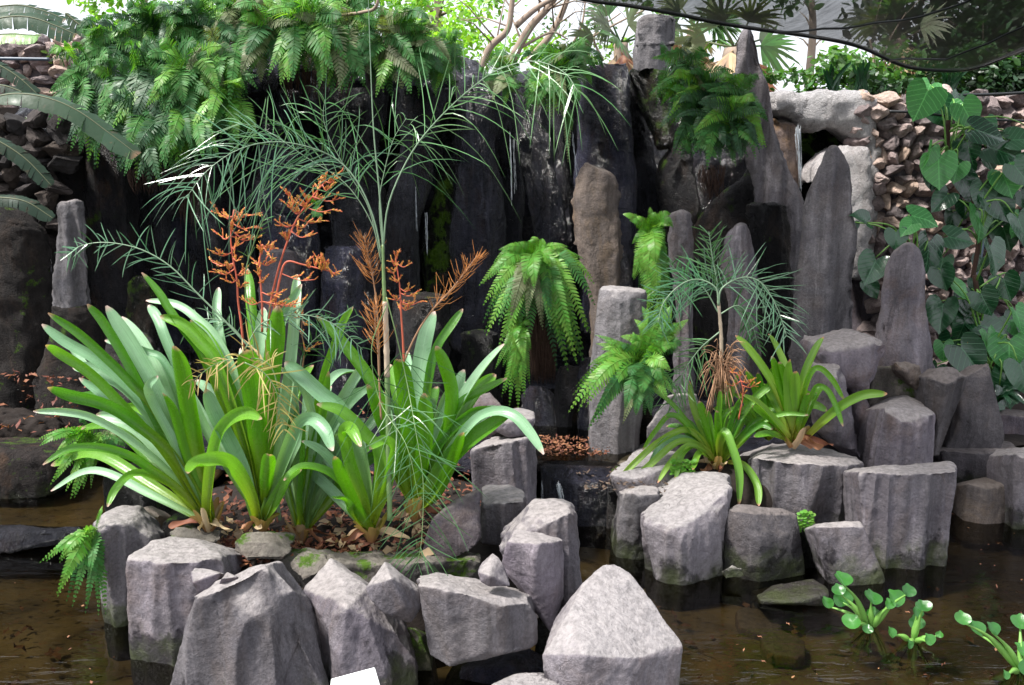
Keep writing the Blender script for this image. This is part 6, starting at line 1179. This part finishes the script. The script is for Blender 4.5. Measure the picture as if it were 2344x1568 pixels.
# ================================================================ LITTER
def litter(label, name, spots, n, size, mt, Yz=None, lift=.006):
    mb = MB()
    for _ in range(n):
        (x0, x1, y0, y1, z) = random.choice(spots); p = V((rnd(x0, x1), rnd(y0, y1), z)) + V((0, 0, lift + rnd(0, .012))); d = V((rnd(-1, 1), rnd(-1, 1), rnd(-.2, .3))).normalized(); nn = orth(d, V((rnd(-.4, .4), rnd(-.4, .4), 1))); s = d.cross(nn); l = size * rnd(.4, 1.3); w_ = l * rnd(.25, .5); cu = rnd(.05, .35) * l
        mb.add([p, p + d * l * .35 + s * w_ * .5 + nn * cu, p + d * l * .35 - s * w_ * .5 + nn * cu * .6, p + d * l * .8 + s * w_ * .3 + nn * cu * .4, p + d * l * .8 - s * w_ * .3, p + d * l + nn * cu], [(0, 2, 1), (1, 2, 4, 3), (3, 4, 5)], [.5] * 6)
    o = mb.build(name, M[mt], smooth=False); o['label'] = label; o['category'] = 'leaf litter'; o['kind'] = 'stuff'
litter('red brown leaf litter lying on the ledge below the spring pool', 'leaf_litter', [(.14, .46, 4.0, 4.3, .292)], 320, .026, 'dry')
litter('dry brown leaf litter on the planter soil', 'leaf_litter', [(-1.3, -.2, 3.0, 3.6, .22), (-1.2, -.5, 2.98, 3.2, .215), (-1.3, -.05, 3.3, 4.1, .225)], 1100, .045, 'dry')
litter('pale papery leaf scraps at the foot of the strap leaves', 'leaf_litter', [(-1.2, -.25, 3.0, 3.4, .22)], 110, .07, 'straw')
litter('curled fallen leaves on the left bank', 'leaf_litter', [(-3.2, -2.1, 4.1, 5.0, .36), (-3.2, -2.2, 4.6, 5.0, .47)], 160, .055, 'dry')
litter('sunken leaves in the pond', 'leaf_litter', [(.1, 2.0, 2.0, 3.3, -.11), (-2.2, -.9, 2.0, 3.5, -.11), (1.6, 3, 3.2, 4.2, -.11)], 480, .045, 'sunk')
litter('small leaf crumbs floating on the pond surface', 'floating_debris', [(.2, 1.9, 2.1, 3.1, -.004), (-2.0, -1.2, 2.1, 3.3, -.004), (1.8, 2.6, 3.0, 4.2, -.004)], 90, .016, 'dry', lift=.002)
litter('loose stone chips and twig bits between the island stones', 'gravel', [(-1.2, 0, 2.75, 3.05, .16), (.3, .7, 3.6, 3.95, .25)], 260, .03, 'bark_dark')
litter('scattered petals and leaves on the wet foot stones', 'leaf_litter', [(-.6, .1, 4.0, 5.0, .26), (-1.5, -.6, 4.2, 5.2, .26)], 160, .03, 'dry')
# small floating cress
cress = MB()
for (x0, x1, y0, y1, Y, n) in [(1826, 1862, 1170, 1215, 3.45, 80), (1535, 1590, 1052, 1085, 3.75, 110), (1800, 1822, 915, 960, 4.2, 40)]:
    for _ in range(n):
        c = P(rnd(x0, x1), rnd(y0, y1), Y); r = rnd(.005, .011); nn = V((rnd(-.4, .4), -.6, 1)).normalized(); s = nn.orthogonal().normalized(); t_ = nn.cross(s); k = 7
        cress.add([c] + [c + (s * math.cos(6.283 * j / k) + t_ * math.sin(6.283 * j / k)) * r for j in range(k)], [(0, 1 + j, 1 + (j + 1) % k) for j in range(k)])
o = cress.build('cress', M['fern_bright']); o['label'] = 'patches of small round cress leaves between the right stones'; o['category'] = 'cress'; o['kind'] = 'stuff'
# ================================================================ TRICKLING WATER
m, nt, b, out = nmat('trickle'); b.inputs['Base Color'].default_value = (.75, .8, .85, 1); b.inputs['Roughness'].default_value = .08; b.inputs['Transmission Weight'].default_value = .55; b.inputs['IOR'].default_value = 1.33; M['trickle'] = m
def trickle(name, strands, Y):
    mb = MB()
    for x0, y0, x1, y1, w_, n in strands:
        for k in range(n):
            a = rnd(-w_, w_); c = spline([P(x0 + a, y0 + rnd(0, 20), Y - rnd(0, .03)), P((x0 + x1) / 2 + a + rnd(-2, 2), (y0 + y1) / 2, Y - .02 - rnd(0, .03)), P(x1 + a + rnd(-2, 2), y1 - rnd(0, (y1 - y0) * .3), Y - rnd(0, .04))], 18)
            tube(mb, c, [.0009 * rnd(.2, 1.8) for _ in c], 5)
    tag(mb.build(name, M['trickle']), kind='structure')
trickle('waterfall', [(1828, 285, 1830, 440, 4, 16), (1822, 290, 1828, 380, 3, 8)], 5.7)
trickle('waterfall', [(1310, 300, 1322, 420, 2, 4), (952, 420, 955, 560, 1.5, 3), (1172, 300, 1176, 480, 6, 5), (975, 480, 978, 600, 3, 4)], 5.28)
trickle('waterfall', [(1241, 1095, 1241, 1175, 1, 2), (1278, 1098, 1290, 1180, 8, 14)], 3.80)

for lab, x, y, w_, h_ in [('yellowish sunken slab nearest the hyacinths on the pond bed', 1735, 1425, 60, 16), ('larger ochre sunken slab below the yellowish one', 1790, 1475, 70, 24), ('small dark sunken stone left of the flat plum-coloured stone', 1760, 1395, 40, 8)]:
    q = G(x, y, -.1); s_ = q.y / FPX; pts = [q + V((math.cos(a_) * w_ * s_ * rnd(.7, 1.1), math.sin(a_) * w_ * s_ * 1.3 * rnd(.6, 1), rnd(0, .02))) for a_ in [k * .7 for k in range(9)]]
    pts += [p - V((0, 0, .05)) for p in pts]; o = finish(hull(pts, L=.03, amp=.004), 'sunken_stone', M['rock_tan'], None); tag(o, lab, 'stone', 'stones lying under the water'); center_origin(o)
